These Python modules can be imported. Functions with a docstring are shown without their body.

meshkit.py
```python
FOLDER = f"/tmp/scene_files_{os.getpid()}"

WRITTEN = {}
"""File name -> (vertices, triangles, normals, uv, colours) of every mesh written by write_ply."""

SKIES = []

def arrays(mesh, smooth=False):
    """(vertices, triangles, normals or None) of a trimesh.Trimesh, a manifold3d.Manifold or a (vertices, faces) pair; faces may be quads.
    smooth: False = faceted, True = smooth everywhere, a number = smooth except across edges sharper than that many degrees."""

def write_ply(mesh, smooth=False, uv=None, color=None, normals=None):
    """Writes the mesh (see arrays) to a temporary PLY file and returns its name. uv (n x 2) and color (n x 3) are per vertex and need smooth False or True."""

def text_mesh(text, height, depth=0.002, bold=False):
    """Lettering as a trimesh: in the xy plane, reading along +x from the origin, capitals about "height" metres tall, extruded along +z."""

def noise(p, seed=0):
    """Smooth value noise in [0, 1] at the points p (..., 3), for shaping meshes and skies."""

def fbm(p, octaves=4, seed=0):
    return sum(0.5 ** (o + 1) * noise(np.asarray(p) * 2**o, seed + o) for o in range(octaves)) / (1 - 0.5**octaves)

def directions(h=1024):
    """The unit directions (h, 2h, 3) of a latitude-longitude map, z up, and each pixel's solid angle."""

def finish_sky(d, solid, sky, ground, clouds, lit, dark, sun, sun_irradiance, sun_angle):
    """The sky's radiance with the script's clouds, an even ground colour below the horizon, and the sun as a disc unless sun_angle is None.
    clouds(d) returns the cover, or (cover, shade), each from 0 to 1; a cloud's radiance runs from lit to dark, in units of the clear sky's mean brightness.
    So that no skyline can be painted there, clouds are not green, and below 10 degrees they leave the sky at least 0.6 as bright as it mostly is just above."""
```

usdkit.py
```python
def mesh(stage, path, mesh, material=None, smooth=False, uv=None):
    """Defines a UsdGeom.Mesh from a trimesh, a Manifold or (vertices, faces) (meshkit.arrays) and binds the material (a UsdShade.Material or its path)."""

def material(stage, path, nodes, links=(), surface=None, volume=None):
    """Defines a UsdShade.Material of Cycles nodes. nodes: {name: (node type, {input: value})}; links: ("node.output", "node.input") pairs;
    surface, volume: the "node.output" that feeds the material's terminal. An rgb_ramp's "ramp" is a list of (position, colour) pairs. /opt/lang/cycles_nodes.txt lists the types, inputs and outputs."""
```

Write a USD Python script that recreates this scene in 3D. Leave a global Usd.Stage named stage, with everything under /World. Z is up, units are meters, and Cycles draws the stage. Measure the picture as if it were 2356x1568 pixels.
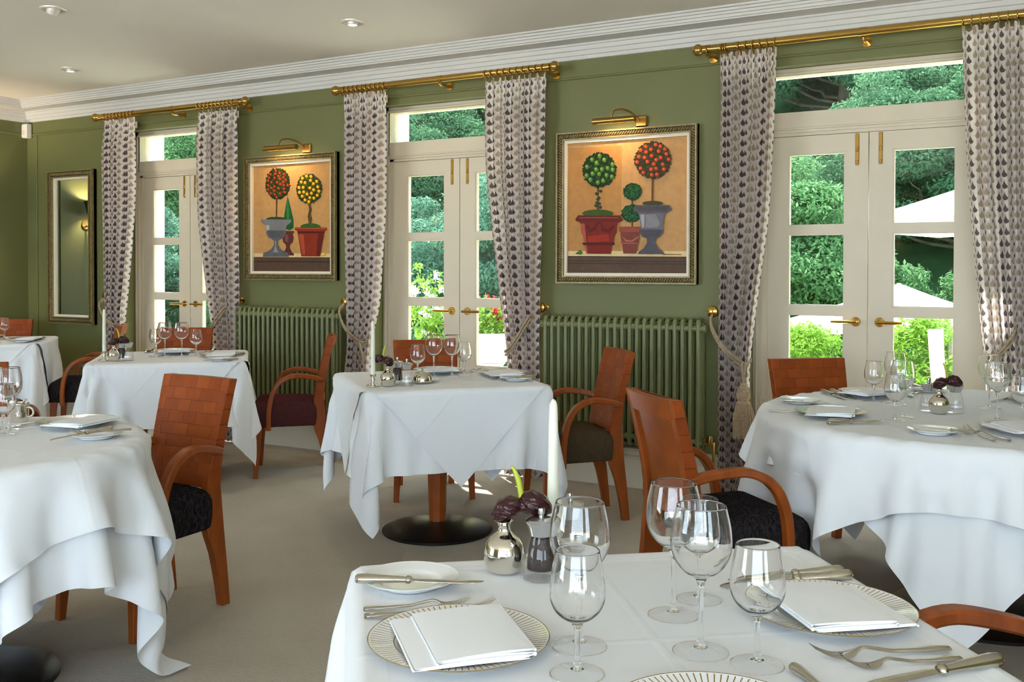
import math, random
import numpy as np, trimesh, usdkit, meshkit
from scipy.ndimage import maximum_filter, gaussian_filter, zoom
from scipy.interpolate import RectBivariateSpline
from shapely.geometry import Polygon, Point, LineString, box as sbox
from shapely import affinity
from pxr import Usd, UsdGeom, UsdLux, UsdShade, Gf, Sdf, Vt

# the numbers that were tuned against the photograph
EXPOSURE = 1.6
SKY = 1.0
SKYC = (0.7, 0.86, 1.0)
SUN = 2.6
SUNEL = 58
PANE = (0.8, 0.82, 0.8)
FRONT_HOLES = [[-7.7, -3.9], [-1.15, 3.2]]
RIGHT_HOLES = [[-2.6, -0.8]]
PICL = 25
SPOTL = 300
T5ROT = -0.05
T6ROT = 0.77
NAP1 = 20
NAP2 = -30
CK = (-0.0997, 1.867, 212)
LAMP = 220

stage = Usd.Stage.CreateInMemory()
UsdGeom.SetStageUpAxis(stage, 'Z')
UsdGeom.SetStageMetersPerUnit(stage, 1.0)
UsdGeom.Xform.Define(stage, '/World')
UsdGeom.Scope.Define(stage, '/World/Looks')
PI = math.pi

# ------------------------------------------------------------------ camera, sky, sun, exposure
EYE = 1.29
FPX, PCY = 2280.0, 658.03
_y, _p, _r = np.radians([29.69511457, 0.9611893, 0.12858245])
_F = np.array([-np.sin(_y)*np.cos(_p), np.cos(_y)*np.cos(_p), -np.sin(_p)])
_R = np.array([np.cos(_y), np.sin(_y), 0.0]); _U = np.cross(_R, _F)
_R, _U = np.cos(_r)*_R + np.sin(_r)*_U, np.cos(_r)*_U - np.sin(_r)*_R
cam = UsdGeom.Camera.Define(stage, '/World/camera')
UsdGeom.Xformable(cam).AddTransformOp().Set(Gf.Matrix4d(*map(float, [*_R, 0, *_U, 0, *(-_F), 0, 0, 0, EYE, 1])))
cam.CreateHorizontalApertureAttr(36.0)
cam.CreateFocalLengthAttr(36*FPX/2356)
cam.CreateVerticalApertureOffsetAttr(-(784-PCY)/2356*36)
cam.CreateClippingRangeAttr(Gf.Vec2f(0.05, 500))
cam.CreateExposureAttr(EXPOSURE)
sky = UsdLux.DomeLight.Define(stage, '/World/sky')
sky.CreateIntensityAttr(SKY); sky.CreateColorAttr(Gf.Vec3f(*SKYC))
sun = UsdLux.DistantLight.Define(stage, '/World/sun')
sun.CreateIntensityAttr(SUN); sun.CreateNormalizeAttr(True); sun.CreateAngleAttr(0.6); sun.CreateColorAttr(Gf.Vec3f(1.0, 0.95, 0.88))
_s = np.array([-0.75, 0.66, 0.0]); _s /= np.linalg.norm(_s); _el = math.radians(SUNEL)
_s = np.array([*(_s[:2]*math.cos(_el)), math.sin(_el)])                      # direction towards the sun
_q = Gf.Rotation(Gf.Vec3d(0, 0, 1), Gf.Vec3d(*map(float, _s)))
UsdGeom.Xformable(sun).AddTransformOp().Set(Gf.Matrix4d().SetRotate(_q))

def _ray(px, py):
    return _R*(px-1178)/FPX + _U*(PCY-py)/FPX + _F
def on(px, py, z):                                                         # the point of the level z that the photo shows at a pixel
    r = _ray(px, py); p = r*(z-EYE)/r[2]
    return np.array([p[0], p[1], z])
def aty(px, py, Y):                                                        # the point of the upright plane y = Y
    r = _ray(px, py); p = r*Y/r[1]
    return np.array([p[0], Y, p[2]+EYE])

# ------------------------------------------------------------------ helpers
def S(r, g, b):
    return tuple(float(((c/255+0.055)/1.055)**2.4 if c > 10 else c/255/12.92) for c in (r, g, b))
_names = {}
def unique(parent, name):
    k = f'{parent}/{name}'; n = _names.get(k, 0); _names[k] = n+1
    return k if n == 0 else f'{k}_{n:03d}'
def tag(o, label=None, cat=None, group=None, kind=None):
    p = o.GetPrim() if hasattr(o, 'GetPrim') else o
    for k, v in (('label', label), ('category', cat), ('group', group), ('kind', kind)):
        if v: p.SetCustomDataByKey(k, v)
    return p
def path_of(parent):
    return '/World' if parent is None else str(parent.GetPath())
def obj(name, mesh, mat, parent=None, smooth=30, uv=None, label=None, cat=None, group=None, kind=None):
    m = usdkit.mesh(stage, unique(path_of(parent), name), mesh, MAT[mat] if isinstance(mat, str) else mat, smooth=smooth, uv=uv)
    return tag(m, label, cat, group, kind)
def place(prim, loc=(0, 0, 0), rot=(0, 0, 0), scale=None):
    x = UsdGeom.Xformable(prim); x.ClearXformOpOrder()
    x.AddTranslateOp().Set(Gf.Vec3d(*map(float, loc))); x.AddRotateXYZOp().Set(Gf.Vec3f(*map(float, rot)))
    x.AddScaleOp().Set(Gf.Vec3f(*([float(scale or 1.0)]*3)))
def thing(name, label, cat, loc=(0, 0, 0), rot=(0, 0, 0), group=None, kind=None, scale=None):
    o = UsdGeom.Xform.Define(stage, unique('/World', name)).GetPrim()
    place(o, loc, rot, scale)
    return tag(o, label, cat, group, kind)
FIRST = {}
def copy_or_build(kind, build, name, label, cat, loc, rot=(0, 0, 0), group=None, scale=None):
    """Builds the first thing of a kind and afterwards defines instanceable references to it."""
    t = thing(name, label, cat, loc, rot, group, None, scale)
    if kind in FIRST:
        t.GetReferences().AddInternalReference(FIRST[kind].GetPath()); t.SetInstanceable(True)
    else:
        FIRST[kind] = t; build(t)
    return t

def join(*ms):
    v, f, n = [], [], 0
    for m in ms:
        a, b = np.asarray(m[0], float).reshape(-1, 3), np.asarray(m[1], int)
        if b.shape[1] == 4: b = np.vstack([b[:, [0, 1, 2]], b[:, [0, 2, 3]]])
        v.append(a); f.append(b+n); n += len(a)
    return np.vstack(v), np.vstack(f)
def tm(m): return np.asarray(m.vertices), np.asarray(m.faces)
def move(m, d=(0, 0, 0), rz=0.0, s=1.0):
    v = np.asarray(m[0], float)*s; c, q = math.cos(rz), math.sin(rz)
    return np.stack([v[:, 0]*c-v[:, 1]*q, v[:, 0]*q+v[:, 1]*c, v[:, 2]], 1)+np.asarray(d, float), np.asarray(m[1])
def tf(m, M):
    v = np.asarray(m[0], float); M = np.asarray(M, float)
    return v@M[:3, :3].T+M[:3, 3], np.asarray(m[1])
def frame(o, x, y, z): # local axes -> world
    M = np.eye(4); M[:3, 0], M[:3, 1], M[:3, 2], M[:3, 3] = x, y, z, o
    return M
_bf = np.array([[0, 2, 3, 1], [4, 5, 7, 6], [0, 1, 5, 4], [2, 6, 7, 3], [0, 4, 6, 2], [1, 3, 7, 5]])
def box(x0, x1, y0, y1, z0, z1, c=0.0):
    if c <= 0:
        v = np.array([[x, y, z] for x in (x0, x1) for y in (y0, y1) for z in (z0, z1)], float)
        f = np.array([[0, 1, 3, 2], [4, 6, 7, 5], [0, 4, 5, 1], [2, 3, 7, 6], [0, 2, 6, 4], [1, 5, 7, 3]])
        return v, np.vstack([f[:, [0, 1, 2]], f[:, [0, 2, 3]]])
    p = []
    for x, sx in ((x0, 1), (x1, -1)):
        for y, sy in ((y0, 1), (y1, -1)):
            for z, sz in ((z0, 1), (z1, -1)):
                p += [[x+sx*c, y+sy*c, z], [x+sx*c, y, z+sz*c], [x, y+sy*c, z+sz*c]]
    return hull(p)
def hull(p):
    h = trimesh.convex.convex_hull(np.asarray(p, float)); return tm(h)
def lathe(prof, n=32, cap=True):
    """Profile of (r, z) turned about z; r = 0 closes."""
    prof = np.asarray(prof, float); a = np.arange(n)*2*PI/n
    v = np.stack([prof[:, None, 0]*np.cos(a), prof[:, None, 0]*np.sin(a), np.broadcast_to(prof[:, None, 1], (len(prof), n))], -1).reshape(-1, 3)
    i, j = np.meshgrid(np.arange(len(prof)-1), np.arange(n), indexing='ij')
    q = np.stack([i*n+j, i*n+(j+1) % n, (i+1)*n+(j+1) % n, (i+1)*n+j], -1).reshape(-1, 4)
    t = np.vstack([q[:, [0, 1, 2]], q[:, [0, 2, 3]]])
    m = trimesh.Trimesh(v, t, process=False); m.merge_vertices(digits_vertex=7); m.update_faces(m.nondegenerate_faces())
    return tm(m)
def spline(pts, n):
    p = np.asarray(pts, float); d = np.r_[0, np.cumsum(np.linalg.norm(np.diff(p, axis=0), axis=1))]
    from scipy.interpolate import CubicSpline, PchipInterpolator
    return PchipInterpolator(d, p)(np.linspace(0, d[-1], n)) if len(p) > 2 else p[0]+(p[1]-p[0])*np.linspace(0, 1, n)[:, None]
def sweep(path, sec, up=(0, 0, 1), scale=None, caps=True, closed=False):
    """A closed 2D section (k, 2) along a 3D path; section x = side, y = up."""
    p = np.asarray(path, float); sec = np.asarray(sec, float); n, k = len(p), len(sec)
    t = np.gradient(p, axis=0) if not closed else np.roll(p, -1, 0)-np.roll(p, 1, 0)
    t /= np.linalg.norm(t, axis=1, keepdims=True)+1e-12
    s = np.cross(t, np.asarray(up, float)); s /= np.linalg.norm(s, axis=1, keepdims=True)+1e-12
    u = np.cross(s, t); sc = np.ones(n) if scale is None else np.asarray(scale, float)
    sc = sc[:, None, None] if sc.ndim == 1 else sc[:, None, :]
    q = sec[None]*sc
    v = (p[:, None]+q[..., :1]*s[:, None]+q[..., 1:]*u[:, None]).reshape(-1, 3)
    i, j = np.meshgrid(np.arange(n if closed else n-1), np.arange(k), indexing='ij'); i2 = (i+1) % n
    f = np.stack([i*k+j, i*k+(j+1) % k, i2*k+(j+1) % k, i2*k+j], -1).reshape(-1, 4)
    f = np.vstack([f[:, [0, 1, 2]], f[:, [0, 2, 3]]])
    if caps and not closed:
        c = np.arange(1, k-1)
        f = np.vstack([f, np.stack([0*c, c+1, c], 1), (n-1)*k+np.stack([0*c, c, c+1], 1)])
    return v, f
def circ(r, n=8): a = np.arange(n)*2*PI/n; return np.stack([r*np.cos(a), r*np.sin(a)], 1)
def rrect(w, h, c):
    w, h = w/2, h/2
    return np.array([[-w+c, -h], [w-c, -h], [w, -h+c], [w, h-c], [w-c, h], [-w+c, h], [-w, h-c], [-w, -h+c]])
def tube(path, r, n=8, **k):
    p = np.asarray(path, float); d = p[-1]-p[0]
    up = (0, 0, 1) if abs(d[2]) < 0.8*np.linalg.norm(d)+1e-9 else (0, 1, 0)
    return sweep(p, circ(r, n), up=k.pop('up', up), **k)
def ball(r, c=(0, 0, 0), sub=2, s=(1, 1, 1)):
    m = trimesh.creation.icosphere(sub, r); return np.asarray(m.vertices)*np.asarray(s)+np.asarray(c), np.asarray(m.faces)
def torus(R, r, n=20, k=6, axis='z'):
    a = np.arange(n)*2*PI/n
    p = np.stack([R*np.cos(a), R*np.sin(a), 0*a], 1)
    m = sweep(p, circ(r, k), closed=True)
    v = m[0]
    if axis == 'x': v = v[:, [2, 0, 1]]
    if axis == 'y': v = v[:, [1, 2, 0]]
    return v, m[1]
def prism(poly, d, plane='xy', at=0.0):
    """A shapely polygon extruded by d; plane 'xy' up, 'xz' towards +y, 'yz' towards +x."""
    ms = []
    for g in getattr(poly, 'geoms', [poly]):
        m = trimesh.creation.extrude_polygon(g, abs(d), engine='earcut'); v = np.asarray(m.vertices); f = np.asarray(m.faces)
        if d < 0: v = v+[0, 0, d]
        if plane == 'xz': v = np.stack([v[:, 0], v[:, 2], v[:, 1]], 1); f = f[:, ::-1]
        if plane == 'yz': v = np.stack([v[:, 2], v[:, 0], v[:, 1]], 1)
        ms.append((v, f))
    m = join(*ms); k = {'xy': 2, 'xz': 1, 'yz': 0}[plane]; m[0][:, k] += at
    return m
def grid(P, closed_u=False):
    n, k = P.shape[:2]
    i, j = np.meshgrid(np.arange(n-1), np.arange(k-1), indexing='ij')
    f = np.stack([i*k+j, (i+1)*k+j, (i+1)*k+j+1, i*k+j+1], -1).reshape(-1, 4)
    return P.reshape(-1, 3), np.vstack([f[:, [0, 1, 2]], f[:, [0, 2, 3]]])

# ------------------------------------------------------------------ materials
MAT = {}
def mat(name, color, rough=0.5, metal=0.0, bump=None, vary=None, coat=0.0, spec=0.5, sheen=0.0, extra=None, coords='object'):
    """bump: (scale xyz, strength, distance[, kind]); vary: (scale xyz, amount) a darker and lighter mottling of the colour."""
    nd = {'p': ('principled_bsdf', {'roughness': rough, 'metallic': metal, 'coat_weight': coat, 'coat_roughness': 0.12, 'specular_ior_level': spec, 'sheen_weight': sheen, 'base_color': color, **(extra or {})})}
    ln = []
    if bump or vary: nd['tc'] = ('texture_coordinate', {})
    if vary:
        sc, am = vary
        nd['mv'] = ('mapping', {'scale': sc}); nd['nv'] = ('noise_texture', {'scale': 1.0, 'detail': 3.0, 'roughness': 0.6})
        nd['rv'] = ('rgb_ramp', {'ramp': [(0.25, tuple(max(c*(1-am), 0) for c in color)), (0.75, tuple(min(c*(1+am), 1) for c in color))]})
        ln += [('tc.'+coords, 'mv.vector'), ('mv.vector', 'nv.vector'), ('nv.fac', 'rv.fac'), ('rv.color', 'p.base_color')]
    if bump:
        sc, st, di = bump[:3]
        nd['mb'] = ('mapping', {'scale': sc}); nd['nb'] = ('noise_texture', {'scale': 1.0, 'detail': 3.0})
        nd['b'] = ('bump', {'strength': st, 'distance': di})
        ln += [('tc.'+coords, 'mb.vector'), ('mb.vector', 'nb.vector'), ('nb.fac', 'b.height'), ('b.normal', 'p.normal')]
    if rough >= 0.8 and not metal and not extra:                           # matte surfaces need no gloss lobes
        nd['p'] = ('diffuse_bsdf', {'color': color}); ln = [(a, b.replace('p.base_color', 'p.color')) for a, b in ln]
    MAT[name] = usdkit.material(stage, '/World/Looks/'+name, nd, ln, surface='p.BSDF')
U3 = lambda a: (a, a, a)
mat('green_paint', S(110, 112, 68), 0.55, vary=(U3(3), 0.03))
mat('radiator_paint', S(116, 120, 77), 0.35, vary=(U3(5), 0.04))
mat('ceiling_paint', S(240, 236, 229), 0.85, vary=(U3(1.2), 0.015))
mat('cornice_paint', S(212, 211, 209), 0.7)
mat('cream_paint', S(214, 202, 180), 0.4, vary=(U3(4), 0.02))
mat('skirting_paint', S(214, 204, 184), 0.5, vary=(U3(4), 0.03))
mat('white_render', S(238, 234, 224), 0.9)
mat('cherry_wood', S(146, 72, 24), 0.36, vary=((5, 30, 5), 0.3), coat=0.06, spec=.3)
mat('dark_wood', S(92, 26, 16), 0.28, vary=((5, 24, 5), 0.25), coat=0.5)
mat('leather_a', S(144, 66, 22), 0.5, vary=(U3(22), 0.13), bump=(U3(260), 0.15, 0.001), spec=.22)
mat('leather_b', S(150, 70, 24), 0.5, vary=(U3(22), 0.13), bump=(U3(260), 0.15, 0.001), spec=.22)
mat('leather_c', S(138, 62, 20), 0.5, vary=(U3(22), 0.13), bump=(U3(260), 0.15, 0.001), spec=.22)
mat('seat_charcoal', S(44, 41, 43), 0.95, vary=((110, 110, 45), 0.9), bump=((150, 150, 90), 1.0, 0.006), sheen=0.0, spec=0.2)
mat('seat_aubergine', S(84, 50, 52), 0.9, vary=(U3(50), 0.15), bump=(U3(400), 0.4, 0.002), spec=0.2)
mat('seat_olive', S(76, 64, 48), 0.9, vary=(U3(60), 0.2), bump=(U3(300), 0.5, 0.002), spec=0.2)
mat('black_metal', S(16, 15, 15), 0.3, spec=0.5, bump=(U3(500), 0.15, 0.001))
mat('brass', S(206, 166, 88), 0.18, 1.0)
mat('aged_brass', S(176, 138, 72), 0.28, 1.0)
mat('silver', S(226, 220, 208), 0.09, 1.0, vary=(U3(9), 0.06))
mat('cutlery_steel', S(200, 194, 182), 0.14, 1.0)
mat('mill_steel', S(205, 207, 210), 0.2, 1.0)
mat('frame_gilt', S(140, 124, 82), 0.42, 0.35, vary=(U3(40), 0.3))
mat('frame_dark', S(84, 74, 48), 0.55, 0.2, vary=(U3(40), 0.3))
mat('slip_white', S(228, 218, 198), 0.6)
mat('mirror_glass', S(225, 232, 226), 0.02, 1.0)
mat('porcelain', S(240, 240, 238), 0.12, coat=0.5)
mat('candle_wax', S(238, 236, 214), 0.45, extra={'subsurface_weight': 0.3, 'subsurface_scale': 0.01, 'subsurface_radius': (1, .8, .5)})
mat('wick', S(40, 36, 30), 0.9)
mat('flower_dark', S(50, 12, 20), 0.2, vary=(U3(60), 0.3), bump=(U3(70), 0.5, 0.004), coat=0.2, spec=.35)
mat('spadix', S(176, 186, 54), 0.4, vary=(U3(70), 0.15))
mat('stem_green', S(70, 110, 40), 0.5)
mat('peppercorn', S(52, 40, 36), 0.7, vary=(U3(300), 0.5))
mat('salt_grain', S(235, 235, 235), 0.8)
mat('rope', S(176, 156, 130), 0.8, vary=(U3(90), 0.25), bump=(U3(350), 0.5, 0.002))
mat('white_plastic', S(236, 234, 228), 0.4)
mat('lamp_metal', S(225, 222, 215), 0.3, 0.2)
MAT['parasol_cloth'] = usdkit.material(stage, '/World/Looks/parasol_cloth', {'p': ('diffuse_bsdf', {'color': S(246, 244, 238)}), 't': ('translucent_bsdf', {'color': S(244, 240, 230)}), 'm': ('mix_closure', {'fac': 0.4})}, [('p.BSDF', 'm.closure1'), ('t.BSDF', 'm.closure2')], surface='m.closure')
mat('weathered_wood', S(196, 176, 150), 0.8, vary=((20, 20, 3), 0.12))
mat('grey_post', S(140, 138, 128), 0.8, vary=((20, 20, 3), 0.2))
mat('stone_pot', S(188, 180, 160), 0.85, vary=(U3(9), 0.1))
mat('soil', S(60, 46, 34), 0.95, vary=(U3(40), 0.4))
mat('paving', S(222, 215, 200), 0.9, vary=(U3(2), 0.1))
mat('grey_paving', S(214, 210, 202), 0.9, vary=(U3(2), 0.08))
mat('lawn', S(74, 96, 44), 0.95, vary=(U3(3), 0.3))
mat('wooded_ground', S(52, 84, 54), 0.95, vary=(U3(0.8), 0.5))
mat('bark', S(104, 94, 80), 0.9, vary=(U3(6), 0.35))
mat('mortar_gap', S(120, 70, 40), 0.8)
def emit(name, color, k):
    MAT[name] = usdkit.material(stage, '/World/Looks/'+name, {'e': ('emission', {'color': color, 'strength': k})}, [], surface='e.emission')
emit('warm_bulb', (1.0, 0.72, 0.38), 40.0)
emit('spot_lens', (1.0, 0.9, 0.75), 14.0)
MAT['glass'] = usdkit.material(stage, '/World/Looks/glass', {'p': ('principled_bsdf', {'base_color': (1, 1, 1), 'roughness': 0.0, 'ior': 1.48, 'transmission_weight': 1.0})}, [], surface='p.BSDF')
def thin_glass(name, edge, mid=.985, tint=(1, 1, 1), graze=.8):
    """Thin sheets of glass: light goes straight through; Schlick reflection from the angle alone, the same from both sides."""
    sch = [(x/32, U3(min(1, .035+graze*(x/32)**5))) for x in range(33)]
    MAT[name] = usdkit.material(stage, '/World/Looks/'+name, {'w': ('layer_weight', {'blend': 0.5}), 'f': ('rgb_ramp', {'ramp': sch}), 'fb': ('rgb_to_bw', {}), 'r': ('rgb_ramp', {'ramp': [(0, tuple(mid*c for c in tint)), (.55, tuple(mid*c for c in tint)), (.85, tuple((mid+edge)/2*c for c in tint)), (1, tuple(edge*c for c in tint))]}),
        't': ('transparent_bsdf', {}), 'g': ('glossy_bsdf', {'color': (1, 1, 1), 'roughness': 0.0}), 'm': ('mix_closure', {})},
        [('w.facing', 'r.fac'), ('r.color', 't.color'), ('w.facing', 'f.fac'), ('f.color', 'fb.color'), ('fb.val', 'm.fac'), ('t.BSDF', 'm.closure1'), ('g.BSDF', 'm.closure2')], surface='m.closure')
thin_glass('bowl_glass', .55, .97)
thin_glass('foot_glass', .88, .99, graze=.45)
thin_glass('acrylic', .75, .985)
thin_glass('window_glass', .9, 1.0, PANE)
# carpet: beige loop pile with fine ribs
MAT['carpet'] = usdkit.material(stage, '/World/Looks/carpet', {
    'tc': ('texture_coordinate', {}), 'm': ('mapping', {'scale': (1, 1, 1), 'rotation': (0, 0, -0.36)}),
    'w': ('wave_texture', {'wave_type': 'bands', 'bands_direction': 'y', 'scale': 30.0, 'distortion': 2.5, 'detail': 2.0, 'detail_scale': 3.0}),
    'n': ('noise_texture', {'scale': 260.0, 'detail': 1.0}), 'n2': ('noise_texture', {'scale': 2.2, 'detail': 2.0}),
    'mx': ('mix_float', {'fac': 0.6}), 'r': ('rgb_ramp', {'ramp': [(0.1, S(164, 154, 139)), (0.9, S(204, 194, 180))]}),
    'r2': ('rgb_ramp', {'ramp': [(0.3, (0.9, 0.9, 0.9)), (0.7, (1.0, 1.0, 1.0))]}), 'mm': ('mix', {'mix_type': 'multiply', 'fac': 1.0}),
    'b': ('bump', {'strength': 0.35, 'distance': 0.004}), 'p': ('diffuse_bsdf', {})},
    [('tc.object', 'm.vector'), ('m.vector', 'w.vector'), ('tc.object', 'n.vector'), ('tc.object', 'n2.vector'), ('w.fac', 'mx.a'), ('n.fac', 'mx.b'), ('mx.result', 'r.fac'), ('n2.fac', 'r2.fac'),
     ('r.color', 'mm.color1'), ('r2.color', 'mm.color2'), ('mm.color', 'p.color'), ('mx.result', 'b.height'), ('b.normal', 'p.normal')], surface='p.BSDF')
# tablecloth: white damask weave with pressed creases on the quarters of the cloth
_cr = [(0, .5)]
for q in (.25, .5, .75): _cr += [(q-.006, .5), (q-.0015, .8), (q, 1.0), (q+.0015, .8), (q+.006, .5)]
_cr.append((1, .5))
def linen(name, color, crease, weave=900.0):
    _rmp = {'ramp': [(a, (c, c, c)) for a, c in _cr]}
    MAT[name] = usdkit.material(stage, '/World/Looks/'+name, {
        'a': ('attribute', {'attribute': 'st'}), 's': ('separate_xyz', {}), 'r1': ('rgb_ramp', dict(_rmp)), 'r2': ('rgb_ramp', dict(_rmp)), 'c1': ('rgb_to_bw', {}), 'c2': ('rgb_to_bw', {}),
        'mx': ('math', {'math_type': 'maximum'}), 'b': ('bump', {'strength': crease, 'distance': 0.004}),
        'n': ('noise_texture', {'scale': 6.0, 'detail': 4.0}), 'tc': ('texture_coordinate', {}), 'b2': ('bump', {'strength': 0.25, 'distance': 0.01}),
        'p': ('diffuse_bsdf', {'color': color})},
        [('a.vector', 's.vector'), ('s.x', 'r1.fac'), ('s.y', 'r2.fac'), ('r1.color', 'c1.color'), ('r2.color', 'c2.color'), ('c1.val', 'mx.value1'), ('c2.val', 'mx.value2'), ('mx.value', 'b.height'),
         ('tc.object', 'n.vector'), ('n.fac', 'b2.height'), ('b.normal', 'b2.normal'), ('b2.normal', 'p.normal')], surface='p.BSDF')
linen('table_linen', S(236, 238, 242), 0.5)
linen('napkin_linen', S(240, 241, 244), 0.0)
# charger: white glaze, brown-gold rays on the rim and a gilt edge (all printed)
MAT['charger_glaze'] = usdkit.material(stage, '/World/Looks/charger_glaze', {
    'tc': ('texture_coordinate', {}), 's': ('separate_xyz', {}), 'at': ('math', {'math_type': 'arctan2'}), 'sc': ('math', {'math_type': 'multiply', 'value2': 88/(2*PI)}), 'fr': ('math', {'math_type': 'fraction'}),
    'd': ('math', {'math_type': 'subtract', 'value2': 0.5}), 'ab': ('math', {'math_type': 'absolute'}), 'ln': ('math', {'math_type': 'less_than', 'value2': 0.10}),
    'xx': ('math', {'math_type': 'multiply'}), 'yy': ('math', {'math_type': 'multiply'}), 'sm': ('math', {'math_type': 'add'}), 'r': ('math', {'math_type': 'sqrt'}), 'rr': ('math', {'math_type': 'multiply', 'value2': 5.0}),
    'band': ('rgb_ramp', {'interpolate': False, 'ramp': [(0.0, (0, 0, 0)), (0.46, (0, 0, 0)), (0.465, (1, 1, 1)), (0.628, (1, 1, 1)), (0.63, (0, 0, 0)), (1, (0, 0, 0))]}),
    'ring': ('rgb_ramp', {'interpolate': False, 'ramp': [(0.0, (0, 0, 0)), (0.455, (1, 1, 1)), (0.463, (0, 0, 0)), (0.643, (1, 1, 1)), (1, (1, 1, 1))]}),
    'bw': ('rgb_to_bw', {}), 'bw2': ('rgb_to_bw', {}), 'k': ('math', {'math_type': 'multiply'}), 'mxm': ('math', {'math_type': 'maximum'}),
    'c': ('mix', {'color1': S(240, 240, 238), 'color2': S(136, 110, 66)}), 'p': ('principled_bsdf', {'roughness': 0.12, 'coat_weight': 0.5})},
    [('tc.object', 's.vector'), ('s.y', 'at.value1'), ('s.x', 'at.value2'), ('at.value', 'sc.value1'), ('sc.value', 'fr.value1'), ('fr.value', 'd.value1'), ('d.value', 'ab.value1'), ('ab.value', 'ln.value1'),
     ('s.x', 'xx.value1'), ('s.x', 'xx.value2'), ('s.y', 'yy.value1'), ('s.y', 'yy.value2'), ('xx.value', 'sm.value1'), ('yy.value', 'sm.value2'), ('sm.value', 'r.value1'), ('r.value', 'rr.value1'),
     ('rr.value', 'band.fac'), ('rr.value', 'ring.fac'), ('band.color', 'bw.color'), ('ring.color', 'bw2.color'), ('bw.val', 'k.value1'), ('ln.value', 'k.value2'), ('k.value', 'mxm.value1'), ('bw2.val', 'mxm.value2'),
     ('mxm.value', 'c.fac'), ('c.color', 'p.base_color')], surface='p.BSDF')
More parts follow.
